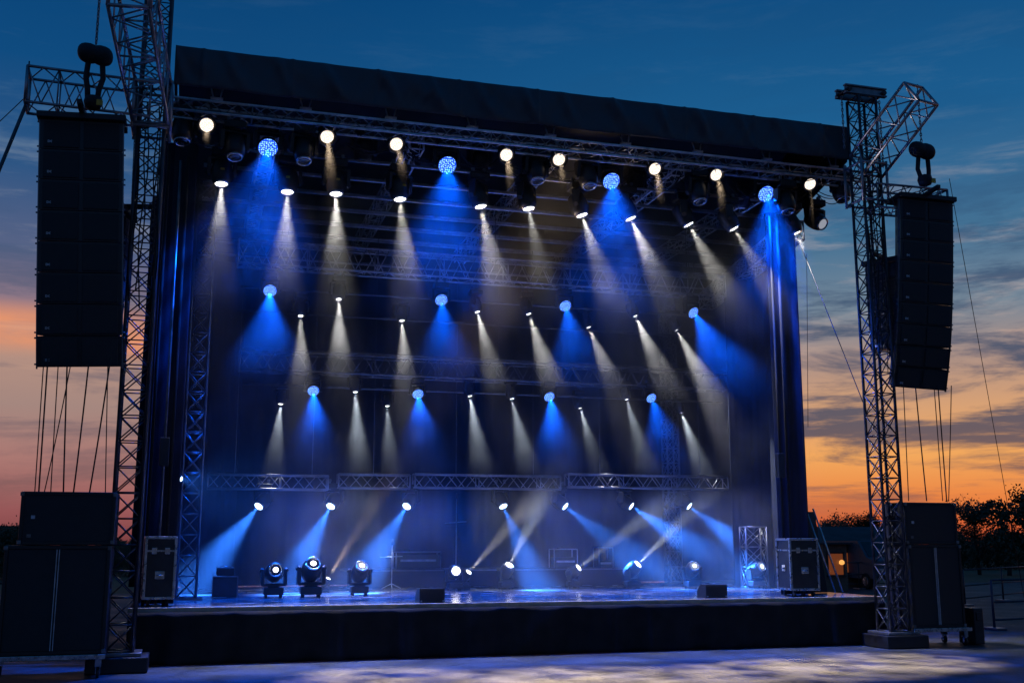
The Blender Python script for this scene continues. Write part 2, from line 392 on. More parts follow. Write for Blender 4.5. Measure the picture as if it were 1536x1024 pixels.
drape('side_wall_cloth', WX0-.15, 20.4, WX0-.25, 27.9, DECK+.02, RT-.2, 14, 'black side wall cloth running back along the tower end of the stage', .04, 14)
drape('side_wall_cloth', WX1+.02, 20.4, 15.1, 27.9, DECK+.02, RT-.2, 17, 'black side wall cloth closing the stage on the sunset side', .04, 14)
# vertical poles in front of the drapes
for px, y, lab in ((251, 20.1, 'slim vertical alloy pole against the drape by the tower'), (1166, 20.12, 'slim vertical alloy pole against the drape on the sunset side')):
    x = P(px, 600, y).x
    t = empty('scaffold_pole', (x, y, DECK), lab, 'pole')
    MB().tube((x, y, DECK), (x, y, 8.9), .024, 8).build('tube', 'darkalu' if px < 700 else 'skirt', t)
    MB().box((x, y, 3.55), (.16, .14, .5), .01).build('clamp_block', 'black', t)
    MB().box((x, y, DECK+.01), (.14, .14, .02)).build('foot_plate', 'darkalu', t)
for px, y in ((232, 19.95), (262, 20.15), (1177, 20.14)):
    x = P(px, 600, y).x
    one('scaffold_pole', MB().tube((x, y, DECK), (x, y, 9.0), .03, 8), 'skirt', {232: 'dark pole nearest the tower in the drape corner', 262: 'dark pole just inside the narrow masking drape', 1177: 'dark pole in the middle of the sunset side drape', 1197: 'dark pole at the outer edge of the sunset side drape'}[px], 'pole')
# lattice uprights inside the stage
x = P(289, 700, 22.2).x
t = empty('truss_upright', (x, 22.2, DECK), 'blue lit lattice upright standing on the deck beside the small stacked amplifier', 'truss upright')
truss(t, (x, 22.2, DECK+.03), (x, 22.2, 9.2), .36, .36, (0,1,0), .4, .025, .011, 'x', 'darkalu')
MB().box((x, 22.2, DECK+.015), (.6, .6, .03)).build('base_plate', 'darkalu', t)
x = P(1001, 500, 27.2).x
t = empty('truss_upright', (x, 27.2, DECK), 'unlit lattice upright at the rear corner before the backdrop', 'truss upright')
truss(t, (x, 27.2, DECK+.03), (x, 27.2, 8.8), .34, .34, (0,1,0), .4, .025, .011, 'x', 'darkalu')
x0 = P(1192, 345, 20.4); x1 = V((13.95, 27.6, x0.z))
t = empty('side_truss', x0, 'roof edge truss running back above the sunset side wall', 'truss')
truss(t, x0, x1, .4, .42, (0,0,1), .5, .024, .011, 'x', 'alu')

# ------------------------------------------------------------------ overhead trusses
def xtruss(px0, py0, px1, Y, h, w, label, m='alu', dz=0):
    a = P(px0, py0, Y); xb = P(px1, py0, Y).x
    A = V((a.x, Y, a.z-h/2+dz)); B = V((xb, Y, a.z-h/2+dz))
    # right end pixel is read at its own height
    for _ in range(4):
        py = None
        d = B-EYE; k = d.dot(Fw); ppx = 768+FPX*d.dot(Rt)/k
        B.x += (px1-ppx)*k/FPX/math.cos(YAW)
    t = empty('lighting_truss', (A+B)/2, label, 'truss', 'lighting trusses across the stage')
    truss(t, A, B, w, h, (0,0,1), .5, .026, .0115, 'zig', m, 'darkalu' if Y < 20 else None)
    return A, B, t
FA, FBB, ft = xtruss(250, 151, 1300, 19.5, .22, .40, 'long front lighting truss under the roof fascia')
A2, B2, _ = xtruss(358, 362, 1082, 23.4, .52, .42, 'upper mid stage truss, the second one back from the fascia')
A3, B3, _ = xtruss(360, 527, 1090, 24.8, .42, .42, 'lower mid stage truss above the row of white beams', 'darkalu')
# hanging pipes for the second row of lamps
def batten(A, B, dy, dz, label):
    return one('pipe_batten', MB().tube(A+V((.1,dy,dz)), B+V((.1,dy,dz)), .028, 8), 'darkalu', label, 'pipe', 'pipe battens behind the trusses')
batten(A2, B2, 1.0, -.05, 'pipe batten hung just behind the upper mid stage truss')
batten(A3, B3, 1.0, -.05, 'pipe batten hung just behind the lower mid stage truss')
for dy, dz, l in ((.5, -.62, 'thin pipe just beneath the upper mid stage truss'), (1.7, -.9, 'thin pipe farther back beneath the upper mid stage truss'), (1.4, .35, 'thin pipe above and behind the upper mid stage truss')):
    batten(A2, B2, dy, dz, l)
for dy, dz, l in ((.45, -.45, 'thin pipe just beneath the lower mid stage truss'), (.3, .35, 'thin pipe above the lower mid stage truss'), (1.3, .5, 'thin pipe high behind the lower mid stage truss')):
    batten(A3, B3, dy, dz, l)
Y4 = 25.4
for (p0, p1, lab) in ((312, 491, 'first low truss section, beside the lattice upright'), (507, 613, 'short low truss section, second from the lattice upright'), (621, 838, 'long low truss section over the middle of the stage'), (850, 1088, 'low truss section nearest the sunset side drape')):
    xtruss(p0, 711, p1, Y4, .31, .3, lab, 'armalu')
# suspension wires of trusses
def wire(a, b, label, cat='cable', grp=None, r=.008, m='rubber', sag=0, name='cable'):
    a = V(a); b = V(b); n = 10
    return one(name, MB().path([a+(b-a)*(i/n)+V((0,0,-sag*4*(i/n)*(1-i/n))) for i in range(n+1)], r, 6), m, label, cat, grp)
i_ = 0
for A, B in ((A2, B2), (A3, B3)):
    for k in range(3):
        p = A+(B-A)*(.08+.42*k); i_ += 1
        wire(p+V((0,0,.25)), V((p.x, p.y, ZP+.1)), 'steel drop wire holding the %s mid stage truss at its %s' % (('upper','lower')[A is A3], ('tower end','middle','sunset end')[k]), 'wire', 'truss drop wires', .009, 'darkalu', name='drop_wire')
for px, lab in ((352, 'drop wire of the first low truss section'), (468, 'second drop wire of the first low truss section'), (560, 'drop wire of the short low truss section'), (684, 'drop wire at the near end of the long middle low truss'), (800, 'drop wire at the far end of the long middle low truss'), (900, 'drop wire at the near end of the low truss by the sunset drape'), (1050, 'drop wire at the far end of the low truss by the sunset drape')):
    p = P(px, 711, Y4); wire(p, V((p.x, p.y, ZP)), lab, 'wire', 'truss drop wires', .008, 'darkalu', name='drop_wire')

# ------------------------------------------------------------------ luminaires
def spot(parent, power, ang, colr, z=-.31, blend=.9, r=.03, pool_breakup=0):
    l = bpy.data.lights.new('lamp_beam', 'SPOT'); l.energy = power; l.spot_size = R(ang); l.spot_blend = blend
    l.color = colr; l.shadow_soft_size = r
    if pool_breakup:                                        # noise pattern added in the lamp to break up its pools
        l.use_nodes = True; nt = l.node_tree; em = nt.nodes['Emission']
        tc = nt.nodes.new('ShaderNodeTexCoord'); mp = nt.nodes.new('ShaderNodeMapping'); mp.inputs['Location'].default_value = (pool_breakup*1.7, pool_breakup*.9, 0)
        n = nt.nodes.new('ShaderNodeTexNoise'); n.inputs['Scale'].default_value = 15; n.inputs['Detail'].default_value = 4
        mr = nt.nodes.new('ShaderNodeMapRange'); mr.inputs[1].default_value = .36; mr.inputs[2].default_value = .62; mr.inputs[3].default_value = .12; mr.inputs[4].default_value = 1.7
        nt.links.new(tc.outputs['Normal'], mp.inputs[0]); nt.links.new(mp.outputs[0], n.inputs['Vector']); nt.links.new(n.outputs['Fac'], mr.inputs[0]); nt.links.new(mr.outputs[0], em.inputs['Strength'])
    o = bpy.data.objects.new('lamp_beam', l); col.objects.link(o); o.parent = parent; o.location = (0, 0, z); return o
ME = {}
def fixture_meshes():
    for s, nm in ((-1, 'hang'), (1, 'floor')):
        b = MB().box((0,0,s*.13), (.40,.34,.15), .025); b.box((0,0,s*.215), (.24,.24,.03), .01)
        ME['base_'+nm] = b.mesh('base', 'black')
        y = MB(); y.box((0,0,s*.255), (.50,.15,.06), .02)
        for x in (-.235, .235):
            y.prism([(-.085, s*.25), (.085, s*.25), (.07, s*.43), (.05, s*.565), (-.05, s*.565), (-.07, s*.43)], 'x', x-.032, x+.032)
            y.tube((x-.05*(1 if x > 0 else -1)*1.0, 0, s*.50), (x+.045*(1 if x > 0 else -1), 0, s*.57), .05, 14)
        ME['yoke_'+nm] = y.mesh('yoke', 'black')
    c = MB()
    for x in (-.12, .12):
        c.box((x, 0, -.03), (.05, .06, .07), .008); c.tube((x, -.04, .03), (x, .04, .03), .04, 10)
    ME['clamp'] = c.mesh('clamp', 'darkalu')
    f = MB()
    for x in (-.15, .15):
        for y in (-.12, .12): f.tube((x, y, 0), (x, y, .06), .025, 8)
    ME['foot'] = f.mesh('foot', 'rubber')
    ME['head'] = MB().lathe([(.03,.23), (.12,.225), (.16,.19), (.185,.10), (.195,.0), (.195,-.08), (.18,-.17), (.152,-.235), (.128,-.235), (.122,-.20)], 28).mesh('head', 'black')
    ME['bezel'] = MB().lathe([(.143,-.228), (.15,-.24), (.146,-.262), (.118,-.262), (.112,-.24), (.112,-.228)], 28).mesh('bezel', 'chrome')
    for k, m in (('white','lens_white'), ('cool','lens_cool'), ('dim','lens_dim'), ('off','lens_off')):
        ME['lens_'+k] = MB().lathe([(.11,-.235), (.105,-.247), (.07,-.256), (.02,-.26)], 24).mesh('lens', m)
    ME['lens_beam'] = MB().lathe([(.072,-.235), (.068,-.244), (.045,-.25), (.015,-.252)], 20).mesh('lens', 'lens_white')
    # the core seen inside an only partly lit head
    ME['core'] = MB().lathe([(.055,-.255), (.05,-.266), (.02,-.268)], 18).mesh('lamp_core', 'lens_white')
    ME['core_c'] = MB().lathe([(.055,-.255), (.05,-.266), (.02,-.268)], 18).mesh('lamp_core', 'lens_cool')
    ME['badge'] = MB().box((0,.194,-.03), (.075,.012,.045), .004).mesh('badge', 'yellow')
    ME['washhead'] = MB().lathe([(.05,.17), (.12,.16), (.16,.10), (.185,.0), (.195,-.09), (.195,-.135), (.18,-.135), (.178,-.11)], 30).mesh('head', 'black')
    ME['washlens'] = MB().lathe([(.178,-.105), (.178,-.118), (.02,-.12)], 30).mesh('led_face', 'led')
    # par can: short yoke, can, lens
    y = MB(); y.box((0,0,-.085), (.40,.05,.012), .003)
    for x in (-.197, .197): y.box((x,0,-.22), (.012,.05,.27), .003); y.tube((x-.02,0,-.32), (x+.02,0,-.32), .03, 10)
    ME['paryoke'] = y.mesh('yoke', 'black')
    ME['parclamp'] = MB().box((0,0,-.05), (.05,.05,.08), .008).tube((0,-.04,.02), (0,.04,.02), .04, 10).mesh('clamp', 'darkalu')
    ME['parcan'] = MB().lathe([(.05,.22), (.10,.21), (.12,.16), (.13,.10), (.165,.04), (.17,-.14), (.178,-.15), (.178,-.165), (.150,-.165), (.122,-.125)], 28).mesh('can', 'black')
    ME['parlens'] = MB().lathe([(.124,-.13), (.11,-.137), (.07,-.139), (.02,-.14)], 28).mesh('lens', 'lens_warm')
fixture_meshes()
def aim_mx(pivot, d, mount):
    d = V(d).normalized()
    h = V((d.x, d.y, 0))
    xl = V((-d.y, d.x, 0)) if h.length > 1e-3 else V((1,0,0))
    xl.normalize()
    if xl.x < 0: xl = -xl
    zl = -d; yl = zl.cross(xl)
    m = Matrix(((xl.x, yl.x, zl.x, pivot[0]), (xl.y, yl.y, zl.y, pivot[1]), (xl.z, yl.z, zl.z, pivot[2]), (0,0,0,1)))
    return m, math.atan2(xl.y, xl.x)
def moving_head(lens_pt, d, hang, label, lens='white', power=0, ang=26, colr=(1,.95,.87), group=None, scale=1.0, wash=False, core=None, blend=.9, badge=False, cat='moving head light', throw=None, pool_breakup=0):
    d = V(d).normalized(); ll = .12 if wash else .25
    s = -1 if hang else 1
    root_loc = V(lens_pt)-d*ll*scale-V((0,0,s*.50*scale))
    r = empty('wash_light' if wash else 'moving_head_light', root_loc, label, 'wash light' if wash else cat, group)
    r.scale = (scale,)*3
    k = 'hang' if hang else 'floor'
    m, pan = aim_mx((0,0,s*.50), d, k)
    link('base', ME['base_'+k], r)
    y = link('yoke', ME['yoke_'+k], r); y.rotation_euler = (0, 0, pan)
    link('clamp' if hang else 'foot', ME['clamp' if hang else 'foot'], r)
    h = link('head', ME['washhead' if wash else 'head'], r, mx=m)
    if wash: link('led_face', ME['washlens'], h)
    else:
        link('bezel', ME['bezel'], h); link('lens', ME['lens_'+lens], h)
        if core: link('lamp_core', ME[core], h)
        if badge:
            b = link('badge', ME['badge'], h); b.rotation_euler = (0, 0, 0 if (m @ V((0,1,0,0))).y < 0 else PI)
    if power:
        l = spot(h, power, ang, colr, -.20 if wash else -.30, blend, .03, pool_breakup)
        if throw: l.rotation_euler = (m.to_3x3().transposed() @ V(throw)).to_track_quat('-Z', 'Y').to_euler()
    return r
def p0x(p): return V(p).x
def par_can(lens_pt, d, label, power, ang, colr, group, blend=.5, throw=None):
    d = V(d).normalized()
    root_loc = V(lens_pt)-d*.155-V((0,0,-.32))
    r = empty('par_can_light', root_loc, label, 'par light', group)
    m, pan = aim_mx((0,0,-.32), d, 'hang')
    link('clamp', ME['parclamp'], r); y = link('yoke', ME['paryoke'], r); y.rotation_euler = (0,0,pan)
    c = link('can', ME['parcan'], r, mx=m); link('lens', ME['parlens'], c)
    if power:
        l = spot(c, power, ang, colr, -.19, blend, .04, 1+abs(p0x(lens_pt)))
        if throw: l.rotation_euler = (m.to_3x3().transposed() @ V(throw)).to_track_quat('-Z', 'Y').to_euler()
    return r
ORD = ['first','second','third','fourth','fifth','sixth','seventh','eighth','ninth','tenth','eleventh','twelfth']
WARM = (1,.72,.45); WHITE = (1,.94,.84); COOL = (.80,.90,1); BLUE = (.001,.10,1); BLUE2 = (.002,.105,1); ICE = (.03,.20,1)
K = 1.0
# --- front truss: warm par cans aimed out over the pavement
YP = 19.62
PT = [(0.2,13.6), (3.0,16.9), (4.9,16.0), (5.9,16.1), (6.9,15.6), (8.9,16.0), (10.3,16.2), (11.9,16.6)]
for i, (px, py) in enumerate(((310,188), (491,206), (595,217), (760,233), (839,240), (983,254), (1075,263), (1216,277))):
    p = P(px, py, YP)
    tx, ty = PT[i]; tgt = V((tx, ty, 0)); dd = (tgt-p)
    dv = dd.normalized()+V((0,-.75,.12)); par_can(p, dv, '%s from left of the eight warm white round lamps along the front truss' % ORD[i], 14500*K, 20, WARM, 'warm par cans on the front truss', .8, dd)
for i, (px, py) in enumerate(((402,222), (671,248), (917,272), (1149,291))):
    p = P(px, py, 19.95)
    moving_head(p, V((.02,-1,-.75)), True, '%s from left of the four blue LED wash lights on the front truss' % ORD[i], power=4800*K, ang=80, blend=1, throw=((-.10,.02,.05,.14)[i],-.06,-1), pool_breakup=3+i, colr=BLUE, group='blue wash lights on the front truss', wash=True)
# --- front row of hanging moving heads with white beams
fr = ((332,276,326,420), (431,288,424,430), (504,291,502,440), (600,299,607,440), (721,310,742,440), (793,313,806,400), (873,323,905,440), (946,328,988,440), (1033,337,1072,420), (1101,343,1150,440), (1194,350,1236,450))
pw = (.7, .6, 1, 1, 1, .35, .9, .9, .7, .45, .6)
YH = 20.35
for i, (px, py, qx, qy) in enumerate(fr):
    p = P(px, py, YH); q = P(qx, qy, YH); d = (q-p).normalized()+V((0, -.16, 0))
    moving_head(p, d, True, '%s from left of the eleven white beam heads hanging below the front truss' % ORD[i], 'white', 2800*pw[i]*K, 27, WHITE, 'white beam moving heads below the front truss', badge=True)
p = P(1234, 336, YH); moving_head(p, V((.25,-.8,-.55)), True, 'moving head with a clear, faintly glowing lens at the sunset end of the front row', 'dim', group='unlit moving heads on the front truss')  # unlit lamp; emissive lens material paints a faint glow on it
ul = ((273,213), (352,236), (456,242), (806,272), (884,280), (1050,303), (1182,318), (1265,300))
un = ('unlit moving head at the tower end of the front truss, before the first warm lamp', 'unlit moving head between the first warm lamp and the first blue wash light', 'unlit moving head between the first blue wash light and the second warm lamp', 'unlit moving head between the fourth and fifth warm lamps', 'unlit moving head between the fifth warm lamp and the third blue wash light', 'unlit moving head between the sixth and seventh warm lamps', 'unlit moving head between the last blue wash light and the last warm lamp', 'unlit moving head at the sunset end of the front truss, after the last warm lamp')
for (px, py), l in zip(ul, un):
    p = P(px, py, 19.75); moving_head(p, V((.05,-.25,-1)), True, l, 'off', group='unlit moving heads on the front truss')
# --- cable swags and hanging straps along the front truss
rc_ = random.Random(5)
for i in range(14):
    u = (i+.3)/14.3; p0 = FA+(FBB-FA)*u+V((0,.32,-.12)); p1 = FA+(FBB-FA)*(u+.062)+V((0,.36,-.12))
    mb = MB()
    for k in range(3):
        sg = rc_.uniform(.10,.38); a_ = p0+V((rc_.uniform(-.1,.1), rc_.uniform(0,.4), 0)); b_ = p1+V((rc_.uniform(-.1,.1), rc_.uniform(0,.4), 0))
        mb.path([a_+(b_-a_)*(q/10)+V((0,0,-sg*4*(q/10)*(1-q/10))) for q in range(11)], .010, 5)
    one('cable_swag', mb, 'rubber', '%s cable swag from left, looping beneath the front lighting truss' % (ORD+['thirteenth','fourteenth'])[i], 'cable', 'cable swags along the front truss')
for i in range(9):
    p0 = FA+(FBB-FA)*((i+.5)/9)+V((0,.1,.30))
    mb = MB().tube(p0, (p0.x-.06, p0.y+.05, RZ+.25), .014, 6).tube(p0+V((.12,0,0)), (p0.x+.18, p0.y+.05, RZ+.25), .014, 6).box(p0+V((.06,0,-.02)), (.22,.10,.05), .01)
    one('hanging_bracket', mb, 'alu', '%s bracket from left hanging the front lighting truss beneath the fascia' % ORD[i], 'bracket', 'brackets over the front truss')
for (px, py), l in zip(((543,243), (634,252), (716,262), (950,292), (1112,312)), ('between the second and third warm lamps', 'between the third warm lamp and the second blue light', 'between the second blue light and the fourth warm lamp', 'between the third blue light and the sixth warm lamp', 'between the seventh warm lamp and the last blue light')):
    p = P(px, py, 20.75); moving_head(p, V((-.1,.3,-1)), True, 'unlit head behind the front truss, '+l, 'off', group='unlit moving heads on the front truss')
# --- upper mid truss
t2 = ((508,449,0,508,560,1.0), (451,474,1,450,560,.55), (603,481,1,606,560,.6), (716,468,0,736,560,.95), (793,471,0,818,560,.9), (883,491,1,912,570,.5), (953,474,0,990,570,1.1), (1015,495,1,1060,590,1.0))
for i, (px, py, b, qx, qy, w) in enumerate(sorted(t2)):
    Y = 23.4+b*1.0; p = P(px, py, Y); d = (P(qx, qy, Y)-p).normalized()+V((0,-.14,0))
    moving_head(p, d, True, '%s from left of the eight white beam heads under the upper mid truss' % ORD[i], 'beam', 3300*w*K, 27, (1,.96,.9), 'white beam moving heads under the upper mid truss', scale=.72)
for i, (px, py) in enumerate(((405,436), (662,450), (848,459), (1040,469))):
    p = P(px, py, 23.2); d = V((((-.03,0,.05,.35))[i], -.35, -1))
    moving_head(p, d.normalized()+V((0,-.75,.15)), True, '%s from left of the four blue LED lights under the upper mid truss' % ORD[i], power=(4300,2300,2300,4300)[i]*K, ang=58, blend=1, colr=BLUE2, throw=d, group='blue wash lights under the upper mid truss', wash=True, scale=.78)
# --- lower mid truss
t3 = ((421,606,1,408,720,.9), (533,588,0,537,720,1.0), (581,609,1,583,680,.4), (705,594,0,718,700,.75), (768,598,0,787,700,.7), (870,612,1,890,690,.45), (940,599,0,966,710,.8), (1022,619,1,1050,710,.9))
for i, (px, py, b, qx, qy, w) in enumerate(t3):
    Y = 24.8+b*1.0; p = P(px, py, Y); d = (P(qx, qy, Y)-p).normalized()+V((0,-.12,0))
    moving_head(p, d, True, '%s from left of the eight white beam heads under the lower mid truss' % ORD[i], 'beam', 2500*w*K, 26, COOL, 'white beam moving heads under the lower mid truss', scale=.66)
for i, (px, py) in enumerate(((470,586), (627,591), (824,595), (977,597))):
    p = P(px, py, 24.6); d = V(((0,.02,.06,.12)[i], -.35, -1))
    moving_head(p, d.normalized()+V((0,-.75,.15)), True, '%s from left of the four blue LED lights under the lower mid truss' % ORD[i], power=3800*K, ang=60, blend=1, colr=BLUE2, throw=d, group='blue wash lights under the lower mid truss', wash=True, scale=.72)
# --- low truss
t4 = ((388,759,310,850), (496,759,440,850), (610,759,540,850), (755,759,775,850), (848,759,930,850), (947,759,1040,850), (1034,759,1110,850))
for i, (px, py, qx, qy) in enumerate(t4):
    p = P(px, py, Y4); d = (P(qx, qy, Y4)-p).normalized()+V((0,-.75,0))
    moving_head(p, d, True, '%s from left of the seven icy blue heads under the low truss sections' % ORD[i], 'cool', 19000*K, 28, ICE, 'icy blue moving heads on the low trusses', scale=.85)
# small blue lamp clamped left of the upright
p = P(272, 718, 21.6)
moving_head(p, V((.9,-.5,-.2)), True, 'small blue lamp glaring beside the lattice upright', 'cool', 1300*K, 110, ICE, 'icy blue moving heads on the low trusses', scale=.4)
# --- floor heads: lens px, floor depth
def floor_head(px, py, Y, d, label, lens, power=0, ang=12, colr=WHITE, scale=.9, core=None):
    d = V(d).normalized(); p = P(px, py, Y)
    z = DECK+.50*scale+d.z*.25*scale                     # the base rests on the deck
    return moving_head(V((p.x, p.y, z)), d, False, label, lens, power, ang, colr, 'moving heads standing on the deck', scale, core=core)
def up(px, py, qx, qy, Y): 
    return (P(qx, qy, Y)-P(px, py, Y)).normalized()
floor_head(413, 868, 22.1, (.05,-.95,.25), 'floor moving head nearest the tower end, lens facing the audience', 'off', core='core', scale=.95)
floor_head(470, 845, 22.0, (.05,-.8,.55), 'floor moving head, large, second from the tower end, lens tilted up', 'off', scale=1.02, core='core')
floor_head(492, 877, 24.3, up(491,877,600,715,24.3)+V((0,-.5,.2)), 'small floor lamp throwing a narrow warm beam up behind the large floor head', 'white', 4940*K, 13, WARM, .42)
floor_head(543, 852, 22.6, (.10,-.75,.62), 'floor moving head with glowing lens, third in the row on the deck', 'dim', core='core')
floor_head(684, 868, 24.2, (-.1,-1,.12), 'floor head with a bright round face, just behind the wedge monitor box', 'white', scale=.82)
floor_head(703, 858, 24.4, up(702,858,800,752,24.4)+V((0,-.8,.25)), 'floor head throwing a white beam up to the right beside the bright round face', 'white', 5320*K, 15, WHITE, .6)
floor_head(764, 866, 24.6, up(764,866,800,760,24.6)+V((0,-1.1,.3)), 'floor head at centre stage with a white beam rising', 'white', 4560*K, 18, COOL, .80)
floor_head(868, 858, 24.8, up(868,857,985,770,24.8)+V((0,-.9,.25)), 'slim floor head with a beam crossing the blue beams, right of centre stage', 'white', 5320*K, 14, COOL, .74)
floor_head(957, 852, 24.0, up(957,852,1020,780,24.0)+V((0,-.9,.25)), 'floor moving head with a beam, just left of the second wedge monitor', 'white', 4560*K, 14, COOL, .85)
floor_head(1042, 853, 23.6, (-.1,-.85,.45), 'floor moving head behind the second wedge monitor, lens glowing blue white', 'dim', core='core_c', scale=.85)
floor_head(1143, 853, 23.4, (.25,-.85,.35), 'floor moving head beside the big flight case, lens facing out', 'dim', core='core_c', scale=.85)

# ------------------------------------------------------------------ stage equipment
def wedge(px, py, Y, label):
    x = P(px, py, Y).x; w = .46
    t = empty('wedge_monitor', (x, Y, DECK), label, 'monitor speaker', 'wedge monitors at the stage edge')
    MB().prism([(Y-.19, DECK), (Y+.2, DECK), (Y+.2, DECK+.12), (Y+.05, DECK+.25), (Y-.19, DECK+.25)], 'x', x-w/2, x+w/2).build('body', 'case', t)
    MB().box((x, Y-.195, DECK+.125), (w-.04, .012, .21), .004).build('grille', 'grille', t)
    for dx in (-.2, .2): MB().box((x+dx, Y-.203, DECK+.03), (.025, .01, .02)).build('corner', 'badge', t)
wedge(645, 890, 19.85, 'black wedge monitor box on the stage edge, left of centre')
wedge(1068, 880, 19.95, 'black wedge monitor box on the stage edge by the sunset end')
def flight_case(x, y, w, d, h, rot, label, group='flight cases on the stage'):
    t = empty('flight_case', (x, y, DECK), label, 'flight case', group); t.rotation_euler = (0,0,rot)
    z0 = .14
    def L(name, mb, m, p=t):
        return link(name, mb.mesh(name, m), p)
    L('body', MB().box((0,0,z0+h/2), (w,d,h), .004), 'case')
    e = MB()
    for sx in (-1,1):
        for sy in (-1,1): e.box((sx*w/2, sy*d/2, z0+h/2), (.045,.045,h+.012), .006)
        for sz in (0,1): e.box((sx*w/2, 0, z0+sz*h), (.045,d+.01,.045), .006)
    for sy in (-1,1):
        for sz in (0,1): e.box((0, sy*d/2, z0+sz*h), (w+.01,.045,.045), .006)
    e.box((0,-d/2-.006, z0+h*.78), (w,.014,.03)); e.box((-w/2-.006,0,z0+h*.78), (.014,d,.03))
    L('edge_trim', e, 'edge')
    for sx in (-1,1):
        for sy in (-1,1):
            f = MB().tube((sx*(w/2-.09)-.02, sy*(d/2-.09), .06), (sx*(w/2-.09)+.02, sy*(d/2-.09), .06), .06, 14).box((sx*(w/2-.09), sy*(d/2-.09), .125), (.09,.09,.03))
            L('castor', f, 'rubber')
    for dx in (-w*.22, w*.22):
        L('latch', MB().box((dx,-d/2-.012,z0+h*.78), (.09,.02,.11), .006), 'chrome')
    L('handle', MB().box((0,-d/2-.01,z0+h*.38), (.16,.02,.13), .006).tube((-.06,-d/2-.03,z0+h*.38), (.06,-d/2-.03,z0+h*.38), .012), 'chrome')
    L('side_handle', MB().box((-w/2-.01,0,z0+h*.42), (.02,.16,.13), .006).tube((-w/2-.03,-.06,z0+h*.42), (-w/2-.03,.06,z0+h*.42), .012), 'chrome')
    return t
x = P(1197, 860, 19.95).x; flight_case(x, 20.0-.05, .58, .62, .98, R(-6), 'tall black flight case with bright metal edges beside the sunset side drape')
x = P(238, 860, 19.9).x; flight_case(x, 19.98, .48, .5, 1.0, R(4), 'narrow black flight case standing between the tower and the lattice upright')
# small amplifier stack
x = P(337, 880, 22.5).x
t = empty('amplifier_stack', (x, 22.5, DECK), 'small amplifier head sitting on a framed cabinet near the lattice upright', 'amplifier')
MB().box((x, 22.5, DECK+.21), (.46,.36,.38), .015).build('cabinet', 'case', t)
f = MB()
for sx in (-1,1):
    f.box((x+sx*.235, 22.32, DECK+.2), (.02,.02,.42))
f.box((x, 22.32, DECK+.41), (.49,.02,.02)); f.build('front_frame', 'darkalu', t)
MB().box((x, 22.5, DECK+.50), (.34,.28,.15), .02).build('amp_head', 'black', t)
MB().path([(x-.1,22.5,DECK+.57), (x-.08,22.5,DECK+.60), (x+.08,22.5,DECK+.60), (x+.1,22.5,DECK+.57)], .01).build('handle', 'chrome', t)
# riser with backline
RX0 = P(520, 870, 26.4).x; RX1 = P(935, 870, 26.4).x
t = empty('backline_riser', ((RX0+RX1)/2, 27.0, DECK), 'long low black riser in front of the backdrop', 'riser')
MB().box(((RX0+RX1)/2, 27.0, DECK+.40), (RX1-RX0, 1.2, .05), .008).build('top', 'wood', t)
MB().box(((RX0+RX1)/2, 26.43, DECK+.19), (RX1-RX0-.04, .03, .37)).build('front_panel', 'skirt', t)
MB().box(((RX0+RX1)/2, 26.405, DECK+.395), (RX1-RX0, .012, .03)).build('edge_strip', 'darkalu', t)
ZR = DECK+.427
def rack(px, w, h, label, Y=26.8, boxh=.55):
    x = P(px, 850, Y).x
    t = empty('equipment_rack', (x, Y, ZR), label, 'equipment rack', 'racks on the backline riser')
    f = MB()
    for sx in (-1,1):
        for sy in (-1,1): f.tube((x+sx*w/2, Y+sy*.2, ZR), (x+sx*w/2, Y+sy*.2, ZR+h), .015)
        f.tube((x+sx*w/2, Y-.2, ZR+h), (x+sx*w/2, Y+.2, ZR+h), .015)
    for sy in (-1,1): f.tube((x-w/2, Y+sy*.2, ZR+h), (x+w/2, Y+sy*.2, ZR+h), .015)
    f.build('frame', 'alu', t)
    MB().box((x, Y, ZR+h*boxh*.5+.01), (w*.92,.36,h*boxh), .01).build('amplifier', 'case', t)
    MB().box((x, Y-.19, ZR+h*boxh*.62), (w*.8,.012,.05), .003).build('control_strip', 'badge', t)
    MB().tube((x-w*.2,Y,ZR+h), (x-w*.2,Y,ZR+h+.06), .05, 10).build('knob', 'black', t)
rack(845, .62, .46, 'wide equipment rack on the riser, left of the slim rack')
rack(905, .38, .50, 'slim equipment rack at the end of the riser', boxh=.35)
rack(625, 1.1, .40, 'long low equipment rack on the riser behind the mic stand', boxh=.8)
def stand(px, Y, h, label, z, boom=True):
    x = P(px, 840, Y).x
    t = empty('microphone_stand', (x, Y, z), label, 'microphone stand', 'microphone stands')
    MB().tube((x,Y,z+.05), (x,Y,z+h), .012).build('pole', 'alu', t)
    for k in range(3):
        a = k*2.09+.4; MB().tube((x,Y,z+.12), (x+.25*math.cos(a), Y+.25*math.sin(a), z+.01), .010).build('leg', 'alu', t)
    if boom: MB().tube((x-.28,Y,z+h*.72), (x+.24,Y-.03,z+h*.74), .010).build('boom', 'alu', t)
    MB().tube((x,Y,z+h), (x,Y-.02,z+h+.13), .022, 10).build('microphone', 'black', t)
stand(588, 25.6, 1.0, 'microphone stand with a cross boom left of centre', DECK)
stand(684, 26.0, 2.1, 'tall slim microphone stand before the backdrop, by the pair of floor heads', DECK)
# low lattice frame behind the case
x = P(1133, 860, 23.85).x
t = empty('lattice_frame', (x, 23.85, DECK), 'square lattice frame standing beside the big flight case', 'frame')
truss(t, (x-.02, 23.85, DECK+.02), (x-.02, 23.85, DECK+1.42), .55, .3, (0,1,0), .42, .02, .010, 'x', 'darkalu')
for dx in (-.2,.2): MB().box((x+dx-.02, 23.85, DECK+.012), (.16,.4,.022)).build('foot_plate', 'darkalu', t)
